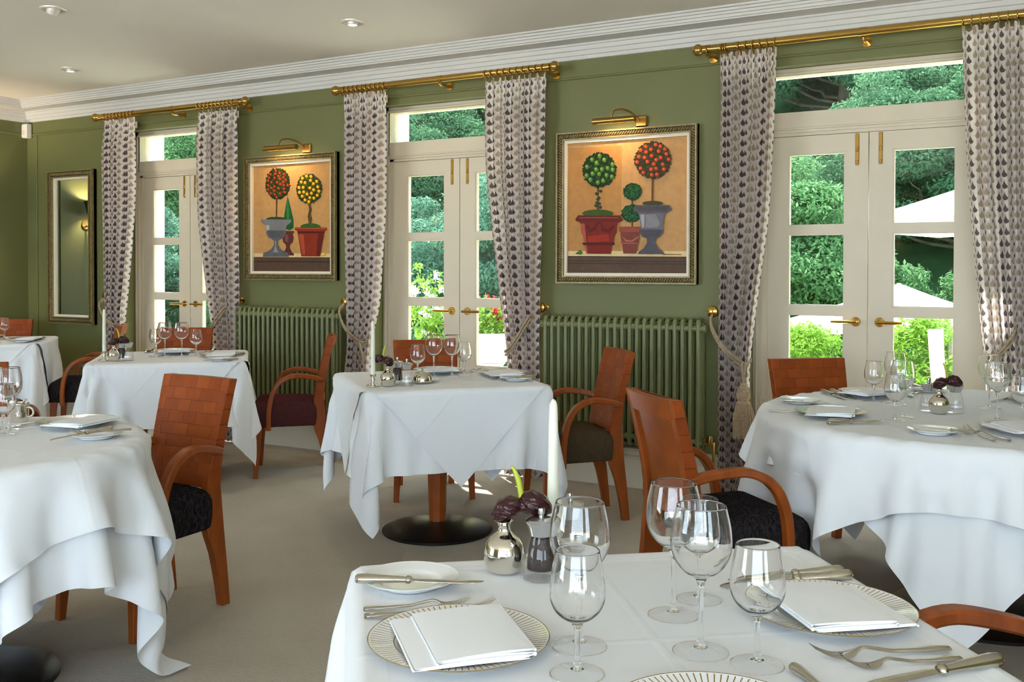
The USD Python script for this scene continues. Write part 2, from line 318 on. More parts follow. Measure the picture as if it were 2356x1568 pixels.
# curtain: off-white cotton printed with staggered columns of fans, dark brown and taupe by turns
def fan_ramp():
    st = []
    for i in range(129):
        t = i/128.0                                                        # upwards within a motif: shallow round foot, concave shoulders, pointed top
        if t < 0.10: w = 0
        elif t < 0.36: w = 0.44*math.sqrt(max(0, 1-((0.36-t)/0.26)**2))
        else: w = 0.44*(1-((t-0.36)/0.56))**1.9 if t < 0.92 else 0
        st.append((t, (w, w, w)))
    return st
MAT['curtain_print'] = usdkit.material(stage, '/World/Looks/curtain_print', {
    'a': ('attribute', {'attribute': 'st'}), 's': ('separate_xyz', {}),
    'cu': ('math', {'math_type': 'divide', 'value2': 0.042}), 'cf': ('math', {'math_type': 'floor'}), 'cr': ('math', {'math_type': 'fraction'}), 'cd': ('math', {'math_type': 'subtract', 'value2': 0.5}), 'ca': ('math', {'math_type': 'absolute'}),
    'hf': ('math', {'math_type': 'multiply', 'value2': 0.5}), 'vv': ('math', {'math_type': 'divide', 'value2': 0.056}), 'va': ('math', {'math_type': 'add'}), 'vf': ('math', {'math_type': 'fraction'}),
    'rw': ('rgb_ramp', {'ramp': fan_ramp()}), 'bw': ('rgb_to_bw', {}), 'lt': ('math', {'math_type': 'less_than'}),
    'md': ('math', {'math_type': 'floored_modulo', 'value2': 2.0}), 'ctone': ('mix', {'color1': S(116, 104, 104), 'color2': S(190, 173, 156)}),
    'bg': ('mix', {'color1': S(246, 238, 235)}), 'p': ('diffuse_bsdf', {}), 't': ('translucent_bsdf', {}), 'm': ('mix_closure', {'fac': 0.45})},
    [('a.vector', 's.vector'), ('s.x', 'cu.value1'), ('cu.value', 'cf.value1'), ('cu.value', 'cr.value1'), ('cr.value', 'cd.value1'), ('cd.value', 'ca.value1'),
     ('cf.value', 'hf.value1'), ('s.y', 'vv.value1'), ('vv.value', 'va.value1'), ('hf.value', 'va.value2'), ('va.value', 'vf.value1'), ('vf.value', 'rw.fac'), ('rw.color', 'bw.color'),
     ('ca.value', 'lt.value1'), ('bw.val', 'lt.value2'), ('cf.value', 'md.value1'), ('md.value', 'ctone.fac'), ('lt.value', 'bg.fac'), ('ctone.color', 'bg.color2'), ('bg.color', 'p.color'), ('bg.color', 't.color'),
     ('p.BSDF', 'm.closure1'), ('t.BSDF', 'm.closure2')], surface='m.closure')
def leaf(name, stops, trans=0.4, gloss=0.35):
    MAT[name] = usdkit.material(stage, '/World/Looks/'+name, {'g': ('geometry', {}), 'r': ('rgb_ramp', {'ramp': stops}), 'p': ('diffuse_bsdf', {}), 't': ('translucent_bsdf', {}), 'h': ('hsv', {'value': 1.35, 'saturation': 0.82}), 'm': ('mix_closure', {'fac': trans})},
        [('g.random_per_island', 'r.fac'), ('r.color', 'p.color'), ('r.color', 'h.color'), ('h.color', 't.color'), ('p.BSDF', 'm.closure1'), ('t.BSDF', 'm.closure2')], surface='m.closure')
leaf('leaf_broad', [(0, S(84, 124, 78)), (.6, S(136, 168, 114)), (1, S(196, 210, 156))], .5)
leaf('leaf_blue', [(0, S(80, 120, 98)), (.6, S(130, 162, 138)), (1, S(182, 204, 172))], .5)
leaf('leaf_dark', [(0, S(72, 110, 78)), (.7, S(116, 148, 106)), (1, S(170, 190, 136))], .5)
leaf('leaf_lime', [(0, S(110, 150, 50)), (.6, S(160, 190, 80)), (1, S(206, 216, 120))])
leaf('petal_white', [(0, S(240, 232, 240)), (1, S(255, 250, 252))], 0.3)
leaf('petal_red', [(0, S(190, 16, 30)), (1, S(232, 48, 40))], 0.3)
def vcol(name, rough=0.45):
    MAT[name] = usdkit.material(stage, '/World/Looks/'+name, {'a': ('attribute', {'attribute': 'displayColor'}), 'tc': ('texture_coordinate', {}), 'n': ('noise_texture', {'scale': 30.0, 'detail': 5.0}), 'r': ('rgb_ramp', {'ramp': [(.3, (.84, .84, .84)), (.7, (1, 1, 1))]}), 'x': ('mix', {'mix_type': 'multiply', 'fac': 1.0}), 'p': ('principled_bsdf', {'roughness': rough, 'specular_ior_level': 0.15})},
        [('a.color', 'x.color1'), ('tc.object', 'n.vector'), ('n.fac', 'r.fac'), ('r.color', 'x.color2'), ('x.color', 'p.base_color')], surface='p.BSDF')
vcol('oil_paint')
# ------------------------------------------------------------------ the room
WY, LX, RX, FY, CZ = 5.46, -8.01, 3.6, -3.2, 2.72                          # window wall, end walls, wall behind the photographer, ceiling
WT = 0.40                                                                  # thickness of the window wall
DOORS = [(-6.128, 1), (-3.585, 2), (-0.978, 3)]; OH, OT = 0.615, 2.405       # door openings: half width, top
obj('floor', box(LX, RX, FY, WY+.12, -.12, 0), 'carpet', label='beige ribbed carpet over the whole restaurant floor', cat='floor', kind='structure')
obj('ceiling', box(LX-.2, RX+.2, FY-.2, WY+WT, CZ, CZ+.15), 'ceiling_paint', label='plain off-white ceiling of the dining room', cat='ceiling', kind='structure')
edges = [LX-.2]
for c, _ in DOORS: edges += [c-OH, c+OH]
edges.append(RX+.2)
ms = [box(edges[i], edges[i+1], WY, WY+.15, -.12, CZ) for i in range(0, len(edges), 2)]+[box(c-OH, c+OH, WY, WY+.15, OT, CZ) for c, _ in DOORS]
obj('wall_back', join(*ms), 'green_paint', smooth=False, label='sage green wall with three french doors', cat='wall', kind='structure')
ms = [box(edges[i], edges[i+1], WY+.15, WY+WT, -1.8, CZ+.6) for i in range(0, len(edges), 2)]+[box(c-OH, c+OH, WY+.15, WY+WT, OT, CZ+.6) for c, _ in DOORS]+[box(c-OH, c+OH, WY+.15, WY+WT, -1.8, -.02) for c, _ in DOORS]
obj('wall_exterior', join(*ms), 'white_render', smooth=False, label='white rendered outer face and deep reveals of the window wall', cat='wall', kind='structure')
obj('wall_left', box(LX-.2, LX, FY, WY, -.12, CZ), 'green_paint', smooth=False, label='sage green end wall at the far left', cat='wall', kind='structure')
# unseen sides of the room: windows on both, as the even daylight in the photograph implies
def windowed(name, along, a0, a1, at, thick, label, holes, sill=.45, head=2.5):
    ms = []; cuts = [a0]
    for h in holes: cuts += list(h)
    cuts.append(a1)
    def b(p, q, z0, z1): return box(p, q, min(at, at+thick), max(at, at+thick), z0, z1) if along == 'x' else box(min(at, at+thick), max(at, at+thick), p, q, z0, z1)
    for i in range(0, len(cuts), 2): ms.append(b(cuts[i], cuts[i+1], -.12, CZ))
    for p, q in holes: ms += [b(p, q, -.12, sill), b(p, q, head, CZ)]
    obj(name, join(*ms), 'green_paint', smooth=False, label=label, cat='wall', kind='structure')
windowed('wall_front', 'x', LX-.2, RX+.2, FY, -.25, 'green wall with wide windows behind the photographer', FRONT_HOLES)
windowed('wall_right', 'y', FY, WY, RX, .25, 'green end wall with windows beyond the right edge', RIGHT_HOLES)
# cornice: a lower moulding on the wall, a flat soffit, and a stepped outer moulding
cp = [(0, 2.563), (.016, 2.565), (.022, 2.585), (.030, 2.588), (.036, 2.612), (.044, 2.616), (.050, 2.638), (.058, 2.642), (.060, 2.652), (.165, 2.656),
      (.168, 2.664), (.176, 2.666), (.178, 2.680), (.188, 2.682), (.192, 2.694), (.204, 2.696), (.208, 2.708), (.222, 2.710), (.226, CZ+.004), (0, CZ+.004)]
cp = np.array(cp)
def cornice(name, a, b, label):
    pts = []
    k = len(cp)
    for corner, (mx, my) in ((a, a[2:]), (b, b[2:])):
        pts.append(np.stack([corner[0]+mx*cp[:, 0], corner[1]+my*cp[:, 0], cp[:, 1]], 1))
    v = np.vstack(pts); j = np.arange(k)
    f = np.stack([j, (j+1) % k, k+(j+1) % k, k+j], 1)
    m = trimesh.Trimesh(v, np.vstack([f[:, [0, 1, 2]], f[:, [0, 2, 3]]]), process=False); trimesh.repair.fix_normals(m)
    obj(name, tm(m), 'cornice_paint', smooth=False, label=label, cat='cornice', kind='structure')
cornice('trim_1', (LX, WY, 1, -1), (RX, WY, -1, -1), 'white stepped cornice above the french doors')
cornice('trim_2', (LX, FY, 1, 1), (LX, WY, 1, -1), 'white stepped cornice along the far left end wall')
cornice('trim_3', (RX, FY, -1, 1), (LX, FY, 1, 1), 'white stepped cornice behind the photographer')
# picture rail and panel beads in the wall colour
ms = [box(LX, RX, WY-.012, WY, 2.448, 2.462, .004)]
b = [box(LX+.13, LX+.142, WY-.010, WY, .25, 2.448, .003)]
obj('trim_4', join(*ms), 'green_paint', smooth=False, label='thin green picture rail bead below the cornice', cat='moulding', kind='structure')
obj('trim_5', join(*b, box(LX, LX+.010, WY-.36, WY-.35, .25, 2.44, .003), box(LX, LX+.012, FY, WY, 2.448, 2.462, .004)), 'green_paint', smooth=False, label='thin green panel beads beside the far left corner', cat='moulding', kind='structure')
bb = [(0, 0), (.024, 0), (.024, .172), (.030, .178), (.030, .188), (.020, .196), (.016, .216), (.022, .222), (.022, .232), (.010, .240), (0, .240)]
def skirting(name, segs, label):
    ms = [prism(Polygon([(WY-d, z) for d, z in bb]), q-p, 'yz', p) for p, q in segs]
    obj(name, join(*ms), 'skirting_paint', smooth=False, label=label, cat='skirting board', kind='structure')
skirting('baseboard_back', [(edges[i] if i else LX, edges[i+1] if i < 6 else RX) for i in range(0, 8, 2)], 'tall cream skirting board under the radiators and french doors wall')
obj('baseboard_left', prism(Polygon([(LX+d, z) for d, z in bb]), WY-FY, 'xz', FY), 'skirting_paint', smooth=False, label='tall cream skirting board on the far left end wall', cat='skirting board', kind='structure')

# ------------------------------------------------------------------ french doors
DY = WY+.10                                                                # front of the frames
PR = [(1.535, 1.935), (1.092, 1.492), (.647, 1.047), (.20, .602)]            # rows of panes
def lever(sx):
    m = [tf(lathe([(0, 0), (.025, 0), (.026, .004), (.022, .009), (0, .010)], 24), frame((0, 0, 0), (1, 0, 0), (0, 0, 1), (0, -1, 0))), tube([(0, -.008, 0), (0, -.05, 0)], .0085, 10, up=(1, 0, 0)),
         tube([(-.012*sx, -.05, 0), (.0*sx, -.052, 0), (.105*sx, -.05, 0), (.118*sx, -.045, 0)], .0088, 10)]
    return join(*m)
for c, n in DOORS:
    where = {1: 'leftmost', 2: 'middle', 3: 'right-hand'}[n]
    D = thing(f'door_{n}', f'{where} pair of cream glazed french doors with a transom light', 'french doors', (c, DY, 0), kind='structure')
    w = OH
    fr = [box(-w, -w+.045, -.005, .10, 0, OT), box(w-.045, w, -.005, .10, 0, OT), box(-w, w, -.005, .10, 2.37, OT), box(-w+.045, w-.045, .0, .10, 2.052, 2.165),
          box(-w+.045, -w+.075, .012, .10, 0, 2.05), box(w-.075, w-.045, .012, .10, 0, 2.05), box(-w+.045, w-.045, .012, .10, 2.034, 2.054),
          box(-w+.03, -w+.045, -.012, .01, 2.085, OT-.02, .003), box(w-.045, w-.03, -.012, .01, 2.085, OT-.02, .003), box(-w+.03, w-.03, -.012, .01, OT-.035, OT-.02, .003),
          box(-w+.012, -w+.024, -.012, .0, 0, 2.075, .003), box(w-.024, w-.012, -.012, .0, 0, 2.075, .003), box(-w+.012, w-.012, -.012, .004, 2.066, 2.078, .003), box(-w, w, .0, .12, -.02, .02)]
    obj('door_frame', join(*fr), 'cream_paint', D, smooth=False)
    obj('transom_pane', box(-w+.045, w-.045, .062, .067, 2.165, 2.37), 'window_glass', D, smooth=False, label='clear transom pane above the doors')
    for sx in (-1, 1):
        a, b = (-.54, -.003) if sx < 0 else (.003, .54)
        pa, pb = (-.430, -.122) if sx < 0 else (.122, .430)
        y0, y1 = .020, .066
        zs = [.02, .20, .602, .647, 1.047, 1.092, 1.492, 1.535, 1.935, 2.032]
        lf = [box(a, pa, y0, y1, .02, 2.032), box(pb, b, y0, y1, .02, 2.032)]+[box(pa, pb, y0, y1, zs[i], zs[i+1]) for i in range(0, len(zs), 2)]
        for z0, z1 in PR:                                                  # glazing beads
            lf += [box(pa, pa+.008, y0+.004, y1-.012, z0, z1), box(pb-.008, pb, y0+.004, y1-.012, z0, z1), box(pa+.008, pb-.008, y0+.004, y1-.012, z0, z0+.008), box(pa+.008, pb-.008, y0+.004, y1-.012, z1-.008, z1)]
        L = obj('door_leaf', join(*lf), 'cream_paint', D, smooth=False)
        for z0, z1 in PR: obj('pane', box(pa, pb, .044, .049, z0, z1), 'window_glass', L, smooth=False)
        obj('lever_handle', move(lever(sx), (sx*.062, y0, 1.012)), 'brass', L, label='brass lever handle')
        x = sx*.06
        obj('flush_bolt', join(box(x-.010, x+.010, y0-.005, y0+.002, 1.858, 2.028, .002), box(x-.006, x+.006, y0-.012, y0, 1.93, 1.955, .002), box(x-.007, x+.007, y0-.009, y0, 1.868, 1.884, .002)), 'aged_brass', L, label='brass flush bolt')

# ------------------------------------------------------------------ curtains, poles, tiebacks
CY = WY-.125
def curtain(which, outer, inner, label, seed):
    """outer, inner: (z, x) outlines from the top down; the cloth is pleated between them."""
    rng = np.random.default_rng(seed)
    o, i = np.array(outer), np.array(inner); nz, ns, W, npl = 70, 200, 1.02, 9
    z = np.linspace(2.475, .022, nz)
    f = lambda t: np.interp(z, t[::-1, 0], t[::-1, 1])
    xo, xi = f(o), f(i)
    xo, xi = gaussian_filter(xo, 2.2, mode='nearest'), gaussian_filter(xi, 2.2, mode='nearest')
    s = np.linspace(0, 1, ns); ph = np.cumsum(rng.uniform(.7, 1.3, npl+1)); ph = (ph-ph[0])/(ph[-1]-ph[0])
    a = np.interp(s, ph, np.arange(npl+1))                                  # pleat phase
    amp = np.interp(s*npl, np.arange(npl+1), rng.uniform(.75, 1.25, npl+1))
    Z, Sg = np.meshgrid(z, s, indexing='ij'); wid = np.abs(xi-xo)
    gather = np.clip(.37/np.maximum(wid, .08), .8, 1.75)
    A = (.030*np.clip((2.5-z)/.25, .35, 1)*gather**.5)[:, None]
    wob = .35*np.sin(Z*2.1+rng.uniform(0, 6))+.12*np.sin(Z*6+Sg*9)
    x = xo[:, None]+(xi-xo)[:, None]*(Sg+.012*np.sin(2*PI*a*2+wob))
    y = CY+A*amp[None]*np.sin(2*PI*a[None]+wob*.6)+.010*np.sin(4*PI*a[None]+1.3)*(A/.03)
    pinch = np.exp(-((z-.80)/.16)**2)[:, None]; y = y*(1-.35*pinch)+(CY-.01)*.35*pinch
    y = np.minimum(y, WY-.04)
    top = (.016*np.abs(np.sin(PI*a)))[None]*(Z > 2.44); zz = Z+top*0+np.where(Z > 2.46, .014*np.cos(2*PI*a)[None], 0)
    # flat-cloth coordinates in metres
    arc = np.concatenate([np.zeros((nz, 1)), np.cumsum(np.hypot(np.diff(x, axis=1), np.diff(y, axis=1)), 1)], 1)
    u = arc/arc[:, -1:]*W
    P = np.stack([x, y, zz], -1)
    uv = np.stack([u, Z], -1).reshape(-1, 2)
    T = thing('curtain', label, 'curtain', group='fan print curtains')
    place(T, (0, 0, 0)); v, fc = grid(P)
    obj('drape', (v, fc), 'curtain_print', T, smooth=True, uv=uv)
    # heading tape with hooks behind the pleats
    hm = [box(min(xo[0], xi[0])+.01, max(xo[0], xi[0])-.01, CY+.03, CY+.034, 2.405, 2.455)]
    obj('heading_tape', join(*hm), 'slip_white', T, smooth=False)
CU = [
 ('1L', [(2.6, -6.842), (2.05, -6.846), (1.2, -6.812), (.88, -6.778), (.5, -6.80), (0, -6.82)], [(2.6, -6.478), (2.04, -6.466), (1.7, -6.478), (1.21, -6.541), (.87, -6.606), (.6, -6.60), (0, -6.56)], 'curtain left of the leftmost french doors, beside the mirror'),
 ('1R', [(2.6, -5.374), (0, -5.372)], [(2.6, -5.770), (1.68, -5.749), (1.056, -5.638), (.75, -5.585), (.4, -5.590), (0, -5.61)], 'curtain right of the leftmost french doors, beside the smaller topiary painting'),
 ('2L', [(2.6, -4.374), (1.64, -4.371), (1.05, -4.345), (.75, -4.333), (.45, -4.364), (0, -4.37)], [(2.6, -4.012), (1.64, -4.026), (1.05, -4.066), (.78, -4.139), (.46, -4.147), (0, -4.12)], 'curtain left of the middle french doors, over the end of the radiator'),
 ('2R', [(2.6, -2.812), (1.87, -2.823), (1.237, -2.851), (.65, -2.855), (0, -2.83)], [(2.6, -3.244), (1.89, -3.223), (1.235, -3.127), (.80, -3.063), (.5, -3.05), (0, -3.08)], 'curtain right of the middle french doors, beside the larger topiary painting'),
 ('3L', [(2.6, -1.727), (0, -1.722)], [(2.6, -1.408), (1.57, -1.449), (1.0, -1.524), (.72, -1.552), (.39, -1.536), (0, -1.542)], 'curtain left of the right-hand french doors with a big tassel hanging on it'),
 ('3R', [(2.6, -.085), (0, -.085)], [(2.6, -.509), (1.76, -.474), (1.125, -.42), (.80, -.382), (.5, -.38), (0, -.40)], 'curtain at the right edge of the picture'),
]
for i, (k, o, n, l) in enumerate(CU): curtain(k, o, n, 'fan print '+l, 10+i)
PZ, PY = 2.515, WY-.125
def pole(x0, x1, rings, label, brs):
    T = thing('curtain_pole', label, 'curtain pole', (0, PY, PZ), group='brass curtain poles')
    obj('rod', join(tube([(x0, 0, 0), (x1, 0, 0)], .0205, 24, up=(0, 0, 1)), *[tube([(b-.02, 0, 0), (b+.02, 0, 0)], .0235, 20) for b in brs]), 'brass', T, smooth=40)
    for x, s in ((x0, -1), (x1, 1)):
        f = lathe([(0, -.012), (.020, -.012), (.024, -.004), (.018, .002), (.012, .006), (.016, .012), (.029, .024), (.034, .040), (.029, .056), (.016, .067), (0, .071)], 24)
        obj('finial', tf(f, frame((x, 0, 0), (0, 1, 0), (0, 0, 1), (s, 0, 0)) if s > 0 else frame((x, 0, 0), (0, 0, 1), (0, 1, 0), (s, 0, 0))), 'brass', T, smooth=40)
    for b in brs:
        obj('bracket', join(tube([(b, 0, -.022), (b, .02, -.034), (b, .124, -.030)], .009, 10, up=(1, 0, 0)), tf(lathe([(0, 0), (.026, 0), (.026, .008), (0, .010)], 20), frame((b, .125, -.03), (1, 0, 0), (0, 0, 1), (0, -1, 0)))), 'brass', T)
    for i, x in enumerate(rings):
        t = torus(.0285, .0034, 24, 6, 'x'); a = random.Random(i*7+int(x*100)).uniform(-.12, .12)
        v = t[0].copy(); v[:, 0] += a*v[:, 2]
        eye = torus(.007, .0018, 10, 5, 'x')
        obj('ring', join((v+[x, 0, -.007], t[1]), (eye[0]+[x-a*.03, 0, -.043], eye[1])), 'brass', T, smooth=True)
def rr(*seg):
    out = []
    for a, b, n in seg: out += list(np.linspace(a, b, n))
    return out
pole(-6.900, -5.325, rr((-6.82, -6.49, 9), (-5.76, -5.40, 10)), 'brass curtain pole over the leftmost french doors', [-6.06, -6.86, -5.36])
pole(-4.400, -2.790, rr((-4.36, -4.02, 10), (-3.235, -2.83, 10)), 'brass curtain pole over the middle french doors', [-3.585, -4.385, -2.80])
pole(-1.810, .06, rr((-1.715, -1.69, 3), (-1.62, -1.42, 6), (-.50, -.10, 11), (-1.795, -1.795, 1)), 'brass curtain pole over the right-hand french doors', [-.97, -1.80, .02])
def rope_along(pts, r=.0065, turns=60, n=160):
    p = spline(pts, n); t = np.gradient(p, axis=0); t /= np.linalg.norm(t, axis=1, keepdims=True)
    a = np.cross(t, [0.0, 1.0, 0.0]); a /= np.linalg.norm(a, axis=1, keepdims=True)+1e-9; b = np.cross(t, a)
    L = np.linalg.norm(np.diff(p, axis=0), axis=1).sum(); w = np.linspace(0, 2*PI*L*turns, n)[:, None]
    return join(*[tube(p+r*.62*(np.cos(w+k*PI*2/3)*a+np.sin(w+k*PI*2/3)*b), r*.62, 5) for k in range(3)])
def tassel(c, s=1.0):
    x, y, z = c
    head = lathe([(0, .075), (.012, .074), (.016, .066), (.022, .050), (.030, .030), (.034, .008), (.030, -.004), (.026, -.012), (.032, -.018), (.036, -.026), (0, -.028)], 24)
    rng = random.Random(3); sk = []
    for k in range(56):
        a = k*2*PI/56+rng.uniform(-.05, .05); r0, r1 = .030, .040+rng.uniform(0, .012); ln = .165+rng.uniform(-.008, .008)
        sk.append(tube([(r0*math.cos(a), r0*math.sin(a), -.022), (r1*1.02*math.cos(a), r1*1.02*math.sin(a), -.09), (r1*.98*math.cos(a), r1*.98*math.sin(a), -.022-ln)], .0042, 4))
    core = lathe([(0, -.02), (.030, -.022), (.038, -.1), (.040, -.17), (0, -.172)], 20)
    net = []
    for k in range(8):
        a0 = k*PI/4
        for d in (1, -1): net.append(tube([((.0275+.006*(1-t))*math.cos(a0+d*t*1.2), (.0275+.006*(1-t))*math.sin(a0+d*t*1.2), .005+.05*t) for t in np.linspace(0, 1, 6)], .0016, 4))
    mv = lambda m: (np.asarray(m[0])*s+np.array(c), m[1])
    return mv(join(head, *net)), mv(join(core, *sk))
def tieback(knob, pts, label, tas=None, hank=None):
    K = thing('curtain_holdback', 'brass holdback knob of the '+label, 'curtain holdback', (0, 0, 0), group=None)
    m = lathe([(0, 0), (.022, 0), (.022, .005), (.008, .010), (.008, .045), (.020, .050), (.031, .058), (.034, .070), (.030, .082), (.016, .088), (0, .089)], 28)
    obj('knob', tf(m, frame((knob[0], WY, knob[1]), (1, 0, 0), (0, 0, 1), (0, -1, 0))), 'brass', K, smooth=40)
    T = thing('rope_tieback', 'twisted beige rope round the '+label, 'curtain tieback')
    kx, kz = knob
    start = [(kx, WY-.062, kz-.010)]
    p = [*start, *[(x, CY-.075+dy, z) for x, z, dy in pts]]
    end = pts[-1]
    p2 = [(kx-.006, WY-.058, kz-.016), *[(x, CY-.068+dy, z-.022) for x, z, dy in pts]]
    ret = [(end[0], CY-.07+end[2], end[1]), (end[0]+.01*np.sign(end[0]-kx), CY+.01, end[1]+.01), (end[0]-.08*np.sign(end[0]-kx), WY-.045, end[1]+.08), (kx, WY-.035, kz-.012)]
    obj('cord', join(rope_along(p), rope_along(p2), rope_along(ret)), 'rope', T, smooth=True)
    ex, ey, ez = end[0], CY-.08+end[2], end[1]
    if tas:
        tz = tas
        obj('knot', join(rope_along([(ex-.012, ey, ez), (ex-.004, ey-.012, ez-.03), (ex, ey-.006, tz+.07)]), rope_along([(ex+.01, ey, ez), (ex+.006, ey-.006, ez-.03), (ex, ey-.006, tz+.07)])), 'rope', T, smooth=True)
        h, s = tassel((ex, ey-.010, tz), 1.12)
        obj('tassel_head', h, 'rope', T, smooth=35); obj('tassel_skirt', s, 'rope', T, smooth=35)
    if hank:
        m = [rope_along([(ex-.02, ey-.004, ez-.005), (ex+.015, ey-.02, ez-.03), (ex+.03, ey-.012, ez-.12)]), rope_along([(ex-.005, ey-.014, ez), (ex+.02, ey-.016, ez-.04), (ex+.02, ey-.01, ez-.13)])]
        obj('rope_end', join(*m), 'rope', T, smooth=True)
tieback((-6.896, 1.069), [(-6.85, .995, .03), (-6.76, .91, .005), (-6.64, .85, 0)], 'curtain beside the mirror')
tieback((-5.443, 1.056), [(-5.47, .995, .03), (-5.55, .88, 0), (-5.60, .79, 0)], 'curtain beside the smaller topiary painting')
tieback((-4.404, 1.064), [(-4.375, 1.0, .03), (-4.29, .89, 0), (-4.165, .80, 0)], 'curtain left of the middle french doors', hank=True)
tieback((-2.871, 1.057), [(-2.90, 1.0, .03), (-2.98, .86, 0), (-3.05, .785, 0)], 'curtain beside the larger topiary painting')
tieback((-1.777, 1.056), [(-1.75, .985, .03), (-1.66, .86, 0), (-1.555, .785, 0)], 'curtain that has the big tassel', tas=.60)
tieback((-.245, 1.049), [(-.265, .98, .03), (-.32, .90, 0), (-.375, .83, 0)], 'curtain at the right edge of the picture')

# ------------------------------------------------------------------ radiators
def radiator(x0, n, z0, z1, label, feet):
    T = thing('radiator', label, 'radiator', (x0, WY-.12, 0), group='green column radiators')
    prof = []
    for y in (0, .037, .074):
        p = [(0, y, z0+.03), (0, y, z0+.06), (0, y, (z0+z1)/2), (0, y, z1-.06), (0, y, z1-.03)]
        prof.append(sweep(p, circ(.0138, 12), up=(0, 1, 0)))
    top = [sweep([(0, -.0, z1-.034), (0, .006, z1-.012), (0, .037, z1-.004), (0, .068, z1-.012), (0, .074, z1-.034)], circ(.014, 8), up=(1, 0, 0)),
           sweep([(0, -.0, z0+.034), (0, .006, z0+.012), (0, .037, z0+.004), (0, .068, z0+.012), (0, .074, z0+.034)], circ(.014, 8), up=(1, 0, 0))]
    boss = [tf(lathe([(0, -.024), (.015, -.024), (.019, -.018), (.019, .018), (.015, .024), (0, .024)], 14), frame((0, y, z), (0, 1, 0), (0, 0, 1), (1, 0, 0))) for y in (.010, .064) for z in (z1-.052, z0+.052)]
    sec = join(*prof, *top, *boss)
    for k in range(n): obj('section', move(sec, (k*.0461, 0, 0)), 'radiator_paint', T, smooth=40)
    e = (n-1)*.0461
    caps = [tf(lathe([(0, 0), (.022, 0), (.024, .006), (.020, .018), (0, .020)], 14), frame((x, y, z1-.052), (0, 1, 0), (0, 0, s), (s, 0, 0))) for x, s in ((e+.022, 1), (-.022, -1)) for y in (.02,)]
    obj('end_plug', join(*caps), 'radiator_paint', T, smooth=40)
    for f in feet: obj('bracket', join(box(f-.012, f+.012, .08, .119, z1-.14, z1-.10), box(f-.012, f+.012, .08, .119, z0+.07, z0+.1)), 'radiator_paint', T, smooth=False)
    xe = e+.03
    obj('valve', join(tube([(e+.02, .03, z0+.045), (xe+.05, .03, z0+.045)], .010, 10), tube([(xe+.05, .03, z0+.055), (xe+.05, .03, .02)], .008, 8), tf(lathe([(0, 0), (.016, 0), (.017, .03), (.012, .045), (0, .046)], 14), frame((xe+.03, .03, z0+.045), (1, 0, 0), (0, 1, 0), (0, 0, 1)))), 'aged_brass', T)
radiator(-5.44, 22, .27, 1.015, 'green column radiator below the smaller topiary painting', [.2, .8])
radiator(-2.81, 22, .27, 1.012, 'green column radiator below the larger topiary painting', [.2, .8])

# ------------------------------------------------------------------ framed pictures, mirror, lamps
def rope_frame(T, x0, x1, z0, z1, w=.046, slip=.016, depth=.045):
    """Frame with a carved rope moulding; returns the inside of the slip."""
    y = 0.0
    bars = []
    for (a, b) in (((x0, z0), (x1, z0)), ((x1, z0), (x1, z1)), ((x1, z1), (x0, z1)), ((x0, z1), (x0, z0))):
        pass
    def ring(a, b, c, d, h0, h1):
        return prism(sbox(a, c, b, d).difference(sbox(a+h1, c+h1, b-h1, d-h1)), h0, 'xz')
    base = join(*[m for m in (move(prism(sbox(x0, z0, x1, z1).difference(sbox(x0+w, z0+w, x1-w, z1-w)), .026, 'xz', 0), (0, -.030, 0)),
        move(prism(sbox(x0, z0, x1, z1).difference(sbox(x0+.009, z0+.009, x1-.009, z1-.009)), .05, 'xz', 0), (0, -.052, 0)),
        move(prism(sbox(x0+w-.008, z0+w-.008, x1-w+.008, z1-w+.008).difference(sbox(x0+w, z0+w, x1-w, z1-w)), .04, 'xz', 0), (0, -.044, 0)))])
    obj('picture_frame', base, 'frame_gilt', T, smooth=False)
    bead = ball(1.0, sub=1)
    ms = []; c = w/2; step = .0165
    for (ax, az, bx, bz) in ((x0+c, z0+c, x1-c, z0+c), (x0+c, z1-c, x1-c, z1-c), (x0+c, z0+c, x0+c, z1-c), (x1-c, z0+c, x1-c, z1-c)):
        L = math.hypot(bx-ax, bz-az); n = int(L/step); d = np.array([bx-ax, 0, bz-az])/L; s = np.array([-d[2], 0, d[0]])
        for k in range(n+1):
            o = np.array([ax, -.036, az])+d*k*L/n
            q = (d*.62+s*.78); q /= np.linalg.norm(q); r = np.cross(q, [0, 1, 0])
            ms.append(tf(bead, frame(o, r*.0058, np.array([0, .010, 0]), q*.0165)))
    obj('rope_moulding', join(*ms), 'frame_gilt', T, smooth=True, kind='stuff')
    obj('rope_groove', prism(sbox(x0+.009, z0+.009, x1-.009, z1-.009).difference(sbox(x0+w-.008, z0+w-.008, x1-w+.008, z1-w+.008)), .004, 'xz', -.034), 'frame_dark', T, smooth=False)
    obj('slip', prism(sbox(x0+w, z0+w, x1-w, z1-w).difference(sbox(x0+w+slip, z0+w+slip, x1-w-slip, z1-w-slip)), .020, 'xz', -.030), 'slip_white', T, smooth=False, label='white inner slip of the frame')
    obj('backing_board', box(x0+.004, x1-.004, -.006, 0, z0+.004, z1-.004), 'frame_dark', T, smooth=False)
    k = w+slip
    return x0+k, x1-k, z0+k, z1-k
M = thing('framed_mirror', 'tall narrow wall mirror in a carved gilt rope frame', 'mirror', (0, WY-.002, 0))
a = rope_frame(M, -7.672, -7.088, .824, 2.117, .058, .018)
obj('mirror_pane', box(a[0]-.004, a[1]+.004, -.016, -.012, a[2]-.004, a[3]+.004), 'mirror_glass', M, smooth=False)

